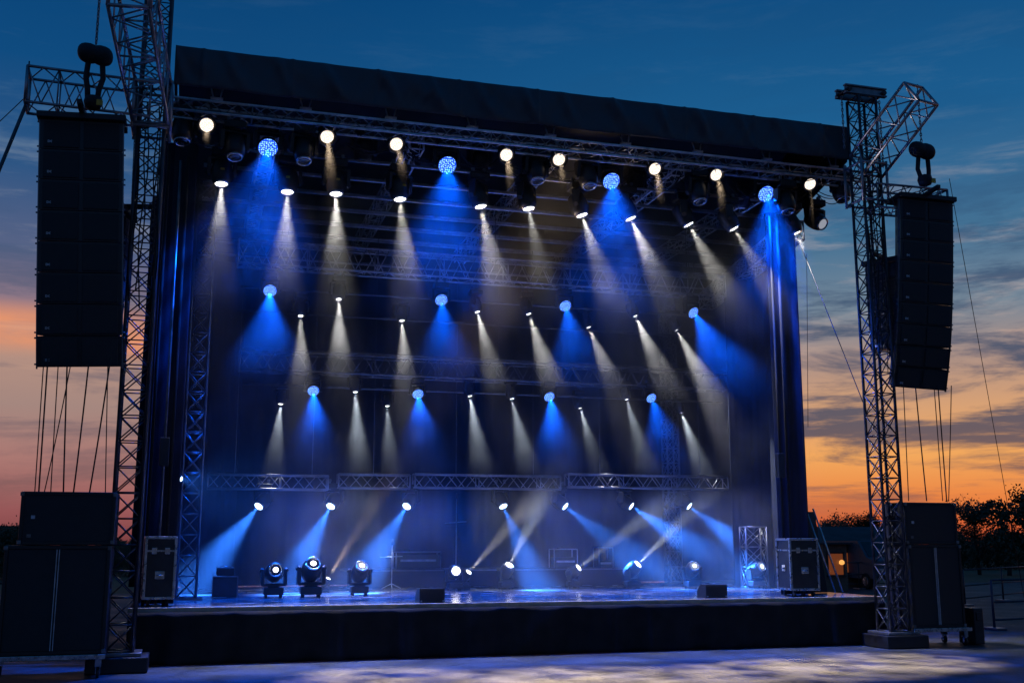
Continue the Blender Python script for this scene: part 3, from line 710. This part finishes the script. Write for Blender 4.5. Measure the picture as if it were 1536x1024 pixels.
# leaning ramp panels and poles at the sunset end
x = P(1228, 870, 21.0).x
rp = one('ramp_panel', MB().prism([(21.0,DECK+.01), (21.07,DECK+.01), (21.42,DECK+1.72), (21.35,DECK+1.72)], 'x', x-.14, x+.2), 'wood', 'dark ramp panel leaning past the flight case', 'panel')
for dx, l in ((-.02, 'silver pole leaning against the ramp panel, nearer the flight case'), (.16, 'silver pole leaning on the outer face of the ramp panel')):
    one('scaffold_pole', MB().tube((x+dx+.22, 20.7, DECK+.02), (x+dx-.14, 21.12, DECK+1.78), .02, 8), 'alu', l, 'pole')

# ------------------------------------------------------------------ line arrays
def line_array(x, y, ztop, n, w, hbox, rot, label, group, bend=.0, roll=0):
    t = empty('line_array_speaker', (x, y, ztop), label, 'line array', group); t.rotation_euler = (0,roll,rot)
    def L(name, mb, m, p=t, mx=None): return link(name, mb.mesh(name, m), p, mx=mx)
    b = MB().box((0,.22,-.05), (w+.10,.62,.10), .01); b.box((0,-.05,.03), (.08,.9,.08), .01)
    L('flying_bumper', b, 'black')
    ang = 0; pt = V((0,0,-.115))
    body = MB().prism([(-w/2,0), (w/2,0), (w/2-.14,.52), (-w/2+.14,.52)], 'z', -hbox+.014, 0).mesh('cabinet', 'case')
    gr = MB().box((-w/4+.012,-.012,-hbox/2), (w/2-.09,.024,hbox-.075), .008).mesh('grille', 'grille')
    gr2 = MB().box((w/4-.012,-.012,-hbox/2), (w/2-.09,.024,hbox-.075), .008).mesh('grille', 'grille')
    lg = MB(); 
    for a in (.62, -.62): lg.box((-w/2+.16,-.027,-hbox*.75), (.062,.006,.013), 0, Matrix.Rotation(a, 3, 'Y'))
    lg.box((-w/2+.127,-.027,-hbox*.75), (.012,.006,.04)); lg = lg.mesh('badge', 'badge')
    def side_plate(sx):
        q = MB(); q.box((sx*(w/2+.008),.05,-hbox/2), (.022,.05,hbox+.03), .004)
        for zz in (-.03, -hbox+.06): q.tube((sx*(w/2+.01),.05,zz), (sx*(w/2+.045),.05,zz), .014)
        return q.mesh('rigging_plate', 'darkalu')
    sp = (side_plate(-1), side_plate(1))
    for i in range(n):
        mx = Matrix.Translation(pt) @ Matrix.Rotation(ang, 4, 'X')
        c = link('cabinet', body, t, mx=mx)
        link('grille', gr, c); link('grille', gr2, c); link('badge', lg, c); link('rigging_plate', sp[0], c); link('rigging_plate', sp[1], c)
        pt = pt+Matrix.Rotation(ang, 3, 'X') @ V((0,0,-hbox)); ang += bend*(1 if i > n*.5 else .35)
    return t
al = P(120, 174, 18.15); ar = P(1389, 300, 18.3)
line_array(al.x+.03, 18.15, al.z+.03, 8, 1.26, .505, R(0), 'big hanging line array of eight black cabinets next to the cable covered tower', 'main line arrays', R(2.6), R(-3.0))
line_array(ar.x+.02, 18.3, ar.z+.10, 9, 1.14, .435, R(-9), 'big hanging line array of nine black cabinets on the sunset side', 'main line arrays', R(3.2), R(3.2))
line_array(al.x+.72, 18.95, P(180,312,18.95).z, 6, .80, .36, R(75), 'smaller outfill line array behind the eight cabinet array', 'outfill line arrays', R(2))
line_array(ar.x-.55, 19.1, P(1345,390,19.1).z, 5, .80, .36, R(-60), 'smaller outfill line array behind the nine cabinet array', 'outfill line arrays', R(2))
# chain hoists above each array
def hoist(px, py, Y, zt, zb, label):
    p = P(px, py, Y)
    t = empty('chain_hoist', (p.x, p.y, zb), label, 'chain hoist', 'chain hoists over the line arrays')
    m = MB(); n = 20; prof = [(.02,-.31), (.08,-.30), (.13,-.275), (.165,-.24), (.19,-.18), (.198,-.09), (.185,-.03), (.172,0), (.185,.03), (.198,.09), (.19,.18), (.165,.24), (.13,.275), (.08,.30), (.02,.31)]
    k = len(m.v)
    for r, z in [(a*.86, b*.9) for a, b in prof]: m.v += [p+V((z, .9*r*math.cos(2*PI*i/n), r*math.sin(2*PI*i/n)-.1*z)) for i in range(n)]
    for j in range(len(prof)-1):
        for i in range(n): m.f.append((k+j*n+i, k+j*n+(i+1)%n, k+(j+1)*n+(i+1)%n, k+(j+1)*n+i)); m.sm.append(True)
    m.build('motor_body', 'bag', t)
    chain_mb(p+V((0,0,.18)), V((p.x,p.y,zt))).build('chain', 'darkalu', t)
    for dx in (-.1,.12): MB().path([p+V((dx,0,-.15)), p+V((dx*1.2,.02,-.4)), p+V((dx*.8,-.02,-.62)), V((p.x+dx*.6,p.y,zb+.1))], .045, 8).build('sling', 'bag', t)
    MB().lathe([(.03,.12), (.13,.08), (.15,0), (.12,-.1), (.03,-.14)], 14, V((p.x+.02,p.y,zb+.16))).build('hook_block', 'bag', t)
    MB().box((p.x+.13,p.y-.12,zb+.12), (.10,.03,.10), .01).build('sticker', 'yellow', t)
hoist(143, 82, 18.15, 11.62, al.z+.1, 'bulky black chain hoist over the eight cabinet array')
hoist(1383, 226, 18.0, P(1377,128,18.0).z, ar.z+.15, 'bulky black chain hoist over the nine cabinet array')

# ------------------------------------------------------------------ ground stacked subwoofers
def sub(x, y, z, w, d, h, split, label, group, rot=0):
    t = empty('subwoofer', (x, y, z), label, 'subwoofer', group); t.rotation_euler = (0,0,rot)
    def L(name, mb, m, p=t): return link(name, mb.mesh(name, m), p)
    L('cabinet', MB().box((0,0,h/2), (w,d,h), .012), 'case')
    fr = MB()
    for sx in (-1,1): fr.box((sx*(w/2-.03),-d/2-.012,h/2), (.05,.03,h-.02), .006)
    for sz in (.03, h-.03): fr.box((0,-d/2-.012,sz), (w-.11,.03,.05), .006)
    L('front_frame', fr, 'black')
    if split:
        for sx in (-1,1): L('grille', MB().box((sx*(w/4-.02),-d/2-.010,h/2), (w/2-.085,.018,h-.12), .005), 'grille')
        dv = MB()
        for sx in (-1,1): dv.box((sx*.018,-d/2-.022,h/2), (.012,.028,h-.12), .003)
        L('divider', dv, 'badge')
    else:
        L('grille', MB().box((0,-d/2-.010,h/2), (w-.11,.018,h-.11), .005), 'grille')
        L('badge', MB().box((-w*.36,-d/2-.022,h*.52), (.055,.008,.05)), 'badge')
        L('label_plate', MB().box((-w*.39,-d/2-.022,h*.17), (.06,.008,.05)), 'darkalu')
    for sx in (-1,1):
        L('side_handle', MB().box((sx*(w/2+.004),0,h*.62), (.02,.2,.12), .008), 'black')
        for sz in (.04,h-.04): L('corner', MB().box((sx*(w/2-.02),-d/2-.016,sz), (.06,.04,.06), .008), 'darkalu')
    return t
def dolly(x, y, w, d, label):
    t = empty('dolly', (x, y, 0), label, 'dolly', 'dollies under the subwoofers')
    MB().box((x,y,.32), (w,d,.05), .006).build('platform', 'wood', t)
    MB().box((x,y-d/2-.012,.315), (w+.03,.03,.07), .006).build('edge_rail', 'edge', t)
    for sx in (-1,1):
        for sy in (-1,1):
            cx, cy = x+sx*(w/2-.08), y+sy*(d/2-.09)
            c = MB().tube((cx-.02,cy,.07), (cx+.02,cy,.07), .07, 14).build('castor', 'rubber', t)
            MB().box((cx,cy,.23), (.09,.09,.13)).box((cx-.03,cy,.11), (.008,.05,.11)).box((cx+.03,cy,.11), (.008,.05,.11)).build('bracket', 'chrome', c)
xs = P(82, 900, 18.0).x
dolly(xs-.06, 18.42, 1.62, .95, 'wheeled dolly under the stacked subwoofers by the eight cabinet array')
zl = .348
sub(xs, 18.45, zl, 1.50, .85, 1.60, True, 'tall double subwoofer under the smaller one, below the eight cabinet array', 'subwoofers stacked on the ground')
sub(xs+.10, 18.45, zl+1.604, 1.36, .85, .80, False, 'wide low subwoofer on the tall double one, below the eight cabinet array', 'subwoofers stacked on the ground')
xr = P(1409, 880, 18.6).x
dolly(xr+.05, 19.05, 1.30, .8, 'wheeled dolly under the stacked subwoofers on the sunset side')
sub(xr+.02, 19.05, zl, 1.20, .7, 1.60, True, 'tall double subwoofer under the smaller one on the sunset side', 'subwoofers stacked on the ground')
sub(xr-.02, 19.05, zl+1.604, 1.20, .7, .82, False, 'wide low subwoofer on the tall double one on the sunset side', 'subwoofers stacked on the ground')
one('cable_box', MB().box((xr+.95, 18.95, .36), (.22,.5,.70), .02).box((xr+.95,18.69,.55), (.12,.02,.16), .006), 'case', 'narrow dark box on the ground beside the sunset side dolly', 'box')

# tie cables from the arrays down to the subwoofers
ls = ((66,548,52,738), (72,548,58,738), (88,548,76,738), (101,548,95,738), (108,548,66,738), (134,548,110,738), (162,548,158,738), (166,548,134,738))
for i, (a, b, c, d) in enumerate(ls):
    wire(P(a, b-12, 18.3), P(c, d+2, 18.4), '%s from left of the cables between the eight cabinet array and its subwoofers' % ORD[i], 'cable', 'cables under the arrays', .013 if i % 2 else .009, sag=.03+.05*(i % 3))
rs = ((1355,588,1363,748), (1373,588,1390,748), (1401,588,1414,748), (1407,588,1420,748), (1427,588,1423,748))
for i, (a, b, c, d) in enumerate(rs):
    wire(P(a, b-10, 18.5), P(c, d+3, 19.0), '%s from left of the cables between the nine cabinet array and its subwoofers' % ORD[i], 'cable', 'cables under the arrays', .012 if i % 2 else .009, sag=.03+.05*(i % 2))
# guys
def ext(a, b): return a+(b-a)*(a.z/(a.z-b.z))
wire(P(42,150,18.7), ext(P(42,150,18.7), P(-160,640,17.6)), 'broad teal ratchet strap running down from the side arm', 'strap', None, .03, 'strap', name='guy_strap')
wire(P(38,146,18.7), ext(P(38,146,18.7), P(-230,400,18.2)), 'thin guy wire from the tip of the side arm', 'guy wire', None, .008, name='guy_wire')
wire(P(1196,355,20.6), P(1302,622,19.1), 'thin guy wire between the drape top and the sunset tower', 'guy wire', None, .010, name='guy_wire')
wire(P(1210,380,21), P(1212,640,21), 'slack thin wire hanging outside the sunset drape', 'wire', None, .006, sag=.05, name='guy_wire')
wire(P(1424,268,18.7), ext(P(1424,268,18.7), P(1512,760,21)), 'thin guy wire beyond the nine cabinet array', 'guy wire', None, .007, name='guy_wire')
wire(P(1326,330,18.9), P(1332,560,18.9), 'loose cable hanging down the sunset tower', 'cable', None, .008, sag=.04)
a = P(203, 190, 18.7); t = one('hanging_chain', chain_mb(a, P(187,560,18.7), .03, .075, .008), 'darkalu', 'long chain hanging beside the tower with the eight cabinet array', 'chain')
for i, (px, py) in enumerate(((40,100),)):
    wire(P(44,92,18.6), P(40,150,18.7), 'loose cable loop at the tip of the side arm', 'cable', None, .012, sag=.25)

# ------------------------------------------------------------------ surroundings
def barrier(p0, p1, label, posts=3):
    t = empty('barrier_rail', (p0+p1)/2, label, 'railing', 'barrier rails on the pavement'); h = 1.12
    d = (p1-p0)
    for z in (h, .62, .22): MB().tube(p0+V((0,0,z)), p1+V((0,0,z)), .022, 8).build('rail', 'towersteel', t)
    for k in range(posts):
        q = p0+d*(k/(posts-1)); MB().tube(q, q+V((0,0,h)), .03, 8).build('post', 'towersteel', t)
        MB().box(q+V((0,0,.03)), (.30,.5,.05), .01).build('foot', 'darkalu', t)
q0 = G(1492, 944); q1 = q0+V((4.8,1.0,0)); barrier(q0, q1, 'grey barrier rail beside the sunset side subwoofers')
q0 = G(1448, 908); q1 = q0+V((9.5,6,0)); barrier(q0, q1, 'grey barrier rail farther off toward the trees', 4)
q0 = G(1236, 884); barrier(V((q0.x, q0.y, 0)), V((q0.x+3.6, q0.y+.2, 0)), 'grey barrier rail in front of the amber lit hut', 3)
q0 = G(-40, 960); barrier(q0, q0+V((.9,2.6,0)), 'grey barrier rail behind the subwoofers by the tower', 2)
# far shed, lit hut, van
p = P(1225, 830, 62); q = P(1318, 830, 62)
t = empty('long_shed', ((p.x+q.x)/2, 64, 0), 'long low shed with a grey sheet roof below the treeline', 'shed')
MB().box(((p.x+q.x)/2, 65, .9), (q.x-p.x+4, 5, 1.8)).build('wall', 'hutwall', t)
MB().prism([(61.6,1.75), (68.4,1.75), (68.4,1.9), (65,3.0), (61.6,1.9)], 'x', p.x-2.6, q.x+2.6).build('roof', 'roofgrey', t)
MB().box(((p.x+q.x)/2-1, 62.47, .9), (1.2,.06,1.3)).build('door', 'black', t)
def hut(px, Y, w, h, label, lit):
    x = P(px, 860, Y).x
    t = empty('site_hut', (x, Y, 0), label, 'hut', 'small huts behind the stage')
    MB().box((x, Y+.8, h/2), (w,1.6,h), .01).build('wall', 'hutwall', t)
    MB().box((x, Y+.7, h+.04), (w+.3,2.0,.08), .01).build('roof', 'roofgrey', t)
    fr = MB()
    for dx in (-.42,.42): fr.box((x+dx*w*.8, Y-.02, h*.58), (.05,.05,h*.5))
    fr.box((x, Y-.02, h*.83), (w*.75,.05,.05)); fr.box((x, Y-.03, h*.33), (w*.8,.12,.05))
    f = fr.build('window_frame', 'black', t)
    MB().box((x, Y-.008, h*.58), (w*.66,.02,h*.44)).build('window_pane', 'amber' if lit else 'glass', f)
    if lit: MB().lathe([(.03,.10), (.10,.05), (.11,-.05), (.04,-.1)], 12, V((x+w*.2,Y-.12,h*.62))).build('lamp', 'amberlamp', t)
hut(1254, 40, 1.1, 1.9, 'small hut with an amber lit hatch just past the ramp panel', True)
hut(1283, 43, 1.7, 1.9, 'dark hut with a lamp, between the amber lit hut and the van', True)
x = P(1318, 860, 42).x
t = empty('parked_van', (x, 42, 0), 'dark blue van parked behind the sunset tower', 'van')
MB().prism([(41.0,.45), (44.9,.45), (44.9,2.05), (42.2,2.05), (41.6,1.35), (41.0,1.2)], 'x', x-.85, x+.85).build('body', 'vanpaint', t)
MB().prism([(41.64,1.38), (42.2,2.0), (42.17,2.02), (41.6,1.39)], 'x', x-.72, x+.72).build('windscreen', 'glass', t)
for sx in (-1,1):
    for y in (41.7, 44.1):
        w = MB().tube((x+sx*.68,y,.34), (x+sx*.88,y,.34), .34, 18).build('wheel', 'tyre', t)
        MB().tube((x+sx*.87,y,.34), (x+sx*.89,y,.34), .19, 14).build('rim', 'chrome', w)
    MB().box((x+sx*.6, 40.99, .8), (.26,.03,.16), .01).build('headlight', 'chrome', t)
MB().box((x, 40.98, .5), (1.5,.08,.16), .02).build('bumper', 'black', t)
# pale far building at the left
x = P(8, 800, 90).x
t = empty('pale_building', (x, 92, 0), 'pale low building far off behind the subwoofers', 'building')
MB().box((x-4, 95, 1.5), (12,6,3.0)).build('wall', mat('pale_render', (.45,.5,.52), .7), t)
MB().box((x-4, 95, 3.1), (12.5,6.6,.2)).build('roof', 'roofgrey', t)
for k in range(4): MB().box((x-8+2.6*k, 91.98, 1.7), (1.2,.06,1.0)).build('window', 'glass', t)

# trees ------------------------------------------------------------
def tree_mesh(seed, h, rad, nclump, nleaf, lean=0, low=False):
    rnd = random.Random(seed); tk = MB(); cr = MB()
    def limb(a, d, L, r, lev):
        n = 4; p = V(a); pts = [V(p)]; dd = V(d)
        for i in range(n):
            dd = (dd+V((rnd.uniform(-.25,.25), rnd.uniform(-.25,.25), rnd.uniform(-.05,.18)))).normalized(); q = p+dd*(L/n)
            tk.tube(p, q, r*(1-.17*i), 6, r*(1-.17*(i+1))); p = q; pts.append(V(p))
        return pts
    main = limb((0,0,-.1), (lean,0,1), h*.62, h*.026, 0); tips = []
    for i in range(12):
        b = main[1+(i % 4)] if i < 8 else main[-1]; an = i*2.4+rnd.uniform(-.4,.4)
        up_ = rnd.uniform(.25,.9)
        l = limb(b, (math.cos(an), math.sin(an), up_), rad*rnd.uniform(.5,.95), h*.010, 1); tips += l[2:]
    tips += [main[-1]]
    for k in range(nclump):
        c = V((rnd.gauss(0,.5)*rad, rnd.gauss(0,.5)*rad, rnd.uniform(.04,.55)*h)) if low and k % 3 == 0 else rnd.choice(tips)+V((rnd.gauss(0,.14),rnd.gauss(0,.14),rnd.gauss(0,.12)))*rad
        cs = rad*rnd.uniform(.10,.24)
        for j in range(nleaf):
            q = c+V((rnd.gauss(0,1), rnd.gauss(0,1), rnd.gauss(0,.7)))*cs*.62
            if q.z < (.0 if low else h*.12): continue
            s = rnd.uniform(.07,.15)*h/6
            u = V((rnd.uniform(-1,1),rnd.uniform(-1,1),rnd.uniform(-1,1))).normalized(); w = u.orthogonal().normalized()
            cr.add([q-u*s, q+w*s*.55, q+u*s, q-w*s*.55], [(0,1,2,3)])
    return tk.mesh('trunk', 'bark'), cr.mesh('crown', 'leaf' if seed % 2 else 'leaf2')
TM = [tree_mesh(11, 6.0, 2.3, 120, 34), tree_mesh(22, 6.5, 2.1, 95, 34), tree_mesh(35, 5.0, 2.6, 190, 40, low=True), tree_mesh(48, 4.4, 2.4, 180, 40, low=True)]
def place_tree(px, Y, h, k, rz, label, group='trees beyond the pavement'):
    tk, cr = TM[k]; x = P(px, 813, Y).x; base = (6.0,6.5,5.0,4.4)[k]; s = h/base
    t = empty('tree', (x, Y, 0), label, 'tree', group); t.scale = (s, s, s); t.rotation_euler = (0,0,rz)
    link('trunk', tk, t); link('crown', cr, t)
place_tree(1466, 58, 5.0, 0, .3, 'bushy tree rising just past the sunset side subwoofers')
place_tree(1510, 56, 5.9, 1, 1.2, 'tallest open crowned tree silhouetted at the edge of the sunset')
place_tree(1552, 58, 5.6, 0, 2.2, 'open crowned tree at the very edge of the picture by the tallest tree')
rnd = random.Random(3)
for i, px in enumerate((1236, 1256, 1276, 1297, 1320, 1345)):
    place_tree(px, 76+rnd.uniform(-4,4), rnd.uniform(3.4,4.5), (2,3,2,0,3,2)[i], i*1.3, '%s tree from the sunset drape in the dark row beside the tower' % ORD[i], 'treeline behind the tower')
for i, px in enumerate((1425, 1450, 1480, 1505, 1530, 1560, 1590)):
    place_tree(px, 68+rnd.uniform(-4,4), rnd.uniform(2.3,3.2), (3,2,3,2,3,2,3)[i], i*1.7+.4, '%s low tree from the subwoofers in the dark row under the tall trees' % ORD[i], 'low trees under the sunset')
for i, px in enumerate((-60, -35, -8, 16, 38)):
    place_tree(px, 66+rnd.uniform(-3,3), rnd.uniform(2.4,3.2), (3,2,3,2,3)[i], i*2.1, '%s low tree from left behind the subwoofers and cable hung array' % ORD[i], 'trees behind the tower')
for i, px in enumerate((170, 196, 225, 250)):
    place_tree(px, 70+rnd.uniform(-3,3), rnd.uniform(2.2,3.0), (2,3,2,3)[i], i*1.1, '%s low tree from left seen through the lattice of the tower' % ORD[i], 'trees seen through the tower')
# far wood as one mass
w = MB(); rn = random.Random(9)
for k in range(9000):
    x = rn.uniform(-70,150); y = 100+rn.uniform(0,8); top = 3.0+1.3*mnoise.noise(V((x*.12,0,0)))+.7*mnoise.noise(V((x*.5,3,0)))
    z = rn.uniform(0,1)**.8*top; s = rn.uniform(.25,.6)
    u = V((rn.uniform(-1,1),rn.uniform(-1,1),rn.uniform(-1,1))).normalized(); v2 = u.orthogonal().normalized(); q = V((x,y,z))
    w.add([q-u*s, q+v2*s*.6, q+u*s, q-v2*s*.6], [(0,1,2,3)])
o = w.build('far_woods', 'leaf'); tag(o, 'far dark woods along the horizon', 'woods', kind='stuff')

# ------------------------------------------------------------------ stage haze
hz = MB(); zb, zt = DECK+.03, RZ-.06
pl = [(WX0+.02, 19.42), (WX1-.05, 19.42), (14.9, 27.85), (WX0+.02, 27.85)]
hz.prism(pl, 'z', zb, zt)
hm = bpy.data.materials.new('stage_haze'); hm.use_nodes = True; nt = hm.node_tree
for nd in list(nt.nodes):
    if nd.type != 'OUTPUT_MATERIAL': nt.nodes.remove(nd)
pv = nt.nodes.new('ShaderNodeVolumePrincipled'); pv.inputs['Color'].default_value = (.93,.95,1,1); pv.inputs['Density'].default_value = .045
tcg = nt.nodes.new('ShaderNodeTexCoord'); spg = nt.nodes.new('ShaderNodeSeparateXYZ'); nt.links.new(tcg.outputs['Object'], spg.inputs[0])
def hm_(op, a, b):
    n = nt.nodes.new('ShaderNodeMath'); n.operation = op
    for i, q in enumerate((a, b)):
        if isinstance(q, (int, float)): n.inputs[i].default_value = q
        else: nt.links.new(q, n.inputs[i])
    return n.outputs[0]
def hr_(x, a, b, c=0, d=1):
    n = nt.nodes.new('ShaderNodeMapRange'); n.interpolation_type = 'SMOOTHSTEP'; nt.links.new(x, n.inputs[0])
    for i, q in enumerate((a, b, c, d)): n.inputs[1+i].default_value = q
    return n.outputs[0]
hy, hzz = spg.outputs['Y'], spg.outputs['Z']
# haze density shaped into banks so the beams fade below each truss
bank1 = hm_('MULTIPLY', hm_('MULTIPLY', hr_(hy, 19.7, 20.3, .06, 1), hr_(hy, 21.5, 22.1, 1, 0)), hr_(hzz, 6.0, 7.9))
bank2 = hm_('MULTIPLY', hm_('MULTIPLY', hr_(hy, 21.5, 22.1), hr_(hy, 24.0, 24.5, 1, 0)), hr_(hzz, 5.1, 6.8))
bank3 = hm_('MULTIPLY', hr_(hy, 24.0, 24.5), hr_(hzz, 3.3, 5.0))
bank4 = hm_('MULTIPLY', hm_('MULTIPLY', hr_(hy, 21.2, 22.6), hr_(hy, 24.6, 25.3, 1, .2)), hr_(hzz, 2.6, 3.4, .38, 0))
tot = hm_('ADD', hm_('ADD', bank1, bank2), hm_('ADD', bank3, bank4))
hn = nt.nodes.new('ShaderNodeTexNoise'); hn.inputs['Scale'].default_value = 1.0; hn.inputs['Detail'].default_value = 3
nt.links.new(tcg.outputs['Object'], hn.inputs['Vector'])
dens = hm_('MULTIPLY', hm_('ADD', hm_('MULTIPLY', tot, .055), .0025), hr_(hn.outputs['Fac'], .3, .7, .4, 1.6))
nt.links.new(dens, pv.inputs['Density'])
pv.inputs['Anisotropy'].default_value = .0
nt.links.new(pv.outputs[0], nt.nodes['Material Output'].inputs['Volume'])
M['haze'] = hm
o = hz.build('haze', 'haze'); tag(o, 'thin theatrical haze filling the stage', 'haze', kind='stuff')

# ------------------------------------------------------------------ sky
wd = bpy.data.worlds.new('World'); sc.world = wd; wd.use_nodes = True; nt = wd.node_tree
N, Lk = nt.nodes, nt.links
bg = N['Background']
tc = N.new('ShaderNodeTexCoord'); sp = N.new('ShaderNodeSeparateXYZ'); Lk.new(tc.outputs['Generated'], sp.inputs[0])
def math_(op, a, b=None, c=None):
    n = N.new('ShaderNodeMath'); n.operation = op
    for i, q in enumerate((a, b, c)):
        if q is None: continue
        if isinstance(q, (int, float)): n.inputs[i].default_value = q
        else: Lk.new(q, n.inputs[i])
    return n.outputs[0]
def rng(x, a, b, c=0, d=1, smooth=True):
    n = N.new('ShaderNodeMapRange'); n.interpolation_type = 'SMOOTHSTEP' if smooth else 'LINEAR'
    Lk.new(x, n.inputs[0])
    for i, q in enumerate((a, b, c, d)): n.inputs[1+i].default_value = q
    return n.outputs[0]
def ramp(x, stops):
    n = N.new('ShaderNodeValToRGB'); cr = n.color_ramp
    while len(cr.elements) < len(stops): cr.elements.new(.5)
    for e, (p, c) in zip(cr.elements, stops): e.position = p; e.color = (*s2l(c), 1)
    Lk.new(x, n.inputs[0]); return n.outputs[0]
def mixc(f, a, b, bt='MIX'):
    n = N.new('ShaderNodeMix'); n.data_type = 'RGBA'; n.blend_type = bt
    if isinstance(f, (int, float)): n.inputs[0].default_value = f
    else: Lk.new(f, n.inputs[0])
    for i, q in ((6, a), (7, b)):
        if isinstance(q, tuple): n.inputs[i].default_value = (*q, 1)
        else: Lk.new(q, n.inputs[i])
    return n.outputs[2]
el = math_('ARCSINE', sp.outputs['Z']); az = math_('ARCTAN2', sp.outputs['X'], sp.outputs['Y'])
e01 = math_('MULTIPLY', el, 1/R(32))
D = lambda d: d/32
skyR = ramp(e01, [(0,(150,60,45)), (D(.9),(214,98,56)), (D(2.2),(232,132,68)), (D(4.2),(240,166,92)), (D(6.5),(214,160,116)), (D(9),(168,142,132)), (D(11.5),(116,134,150)), (D(15),(66,112,146)), (D(21),(26,92,142)), (D(30),(4,68,122))])
skyL = ramp(e01, [(0,(120,62,64)), (D(1.5),(150,86,88)), (D(4),(170,120,114)), (D(6.5),(164,134,126)), (D(9),(178,142,128)), (D(11.5),(140,118,132)), (D(14),(86,98,132)), (D(18),(44,84,130)), (D(23),(14,74,126)), (D(30),(3,62,114))])
fa = rng(az, R(-4), R(30))
sky = mixc(fa, skyL, skyR)
cv = N.new('ShaderNodeCombineXYZ'); Lk.new(math_('MULTIPLY', az, 3.2), cv.inputs[0]); Lk.new(math_('MULTIPLY', el, 19.0), cv.inputs[1])
def nz(scale, detail, off, dist=.4):
    m = N.new('ShaderNodeVectorMath'); m.operation = 'ADD'; Lk.new(cv.outputs[0], m.inputs[0]); m.inputs[1].default_value = off
    n = N.new('ShaderNodeTexNoise'); n.inputs['Scale'].default_value = scale; n.inputs['Detail'].default_value = detail; n.inputs['Roughness'].default_value = .64; n.inputs['Distortion'].default_value = dist*.6
    Lk.new(m.outputs[0], n.inputs['Vector']); return n.outputs['Fac']
# soft pale wisps higher up, slate streaks low down
wisp = math_('MULTIPLY', rng(nz(1.6, 7, (3.1,7.7,0)), .50, .70), math_('MULTIPLY', rng(el, R(7), R(11)), rng(el, R(17), R(26), 1, .12)))
wcol = ramp(e01, [(0,(250,170,110)), (D(9),(222,176,146)), (D(13),(176,168,170)), (D(20),(84,120,152))])
sky = mixc(math_('MULTIPLY', wisp, .72), sky, wcol)
dark = math_('MULTIPLY', rng(nz(1.35, 9, (1.7,2.3,0), .6), .45, .60), math_('MULTIPLY', rng(el, R(.5), R(3)), rng(el, R(11), R(20), 1, .14)))
dcol = ramp(e01, [(0,(150,80,70)), (D(3),(104,84,88)), (D(6),(72,78,98)), (D(12),(58,82,112)), (D(20),(26,74,118))])
sky = mixc(math_('MULTIPLY', dark, math_('MULTIPLY', rng(az, R(-6), R(24), .55, 1), .92)), sky, dcol)
# glow band of orange at the tower side
bnd = math_('MULTIPLY', math_('MULTIPLY', rng(el, R(8.6), R(9.8)), rng(el, R(10.2), R(11.8), 1, 0)), rng(az, R(-2), R(8), 1, 0))
sky = mixc(math_('MULTIPLY', bnd, rng(nz(1.2, 5, (9,1,0)), .3, .6, .35, .95)), sky, s2l((236,150,104)))
# dusk behind the viewer is blue and dimmer
back = rng(math_('COSINE', math_('SUBTRACT', az, R(25))), -.2, .55)
duskb = ramp(e01, [(0,(58,66,92)), (D(8),(70,84,120)), (D(18),(40,82,130)), (D(30),(4,66,118))])
sky = mixc(back, duskb, sky)
sky = mixc(rng(sp.outputs['Z'], -.02, 0), s2l((30,32,40)), sky)
ns = N.new('ShaderNodeTexSky'); ns.sky_type = 'NISHITA'; ns.sun_disc = False; ns.sun_elevation = R(.5); ns.sun_rotation = R(40); ns.ozone_density = 3
nsc = N.new('ShaderNodeVectorMath'); nsc.operation = 'SCALE'; Lk.new(ns.outputs[0], nsc.inputs[0]); nsc.inputs['Scale'].default_value = .06
sky = mixc(.06, sky, nsc.outputs[0], 'ADD')
Lk.new(sky, bg.inputs['Color']); bg.inputs['Strength'].default_value = 1.0
sl = bpy.data.lights.new('sun', 'SUN'); sl.energy = .06; sl.angle = R(8); sl.color = (1,.6,.35)
so = bpy.data.objects.new('sun', sl); col.objects.link(so)
sd = V((math.sin(R(40))*math.cos(R(.8)), math.cos(R(40))*math.cos(R(.8)), math.sin(R(.8))))
so.rotation_euler = sd.to_track_quat('Z', 'Y').to_euler()

# ------------------------------------------------------------------ render settings
sc.view_settings.view_transform = 'Standard'; sc.view_settings.look = 'None'; sc.view_settings.exposure = 0; sc.view_settings.gamma = 1
cy = sc.cycles
cy.use_denoising = True; cy.max_bounces = 5; cy.diffuse_bounces = 2; cy.glossy_bounces = 3; cy.volume_bounces = 0; cy.transmission_bounces = 2
cy.use_adaptive_sampling = False; cy.use_light_tree = True; cy.caustics_reflective = False; cy.caustics_refractive = False
cy.sample_clamp_indirect = 4
cy.volume_step_rate = .3; cy.volume_max_steps = 256
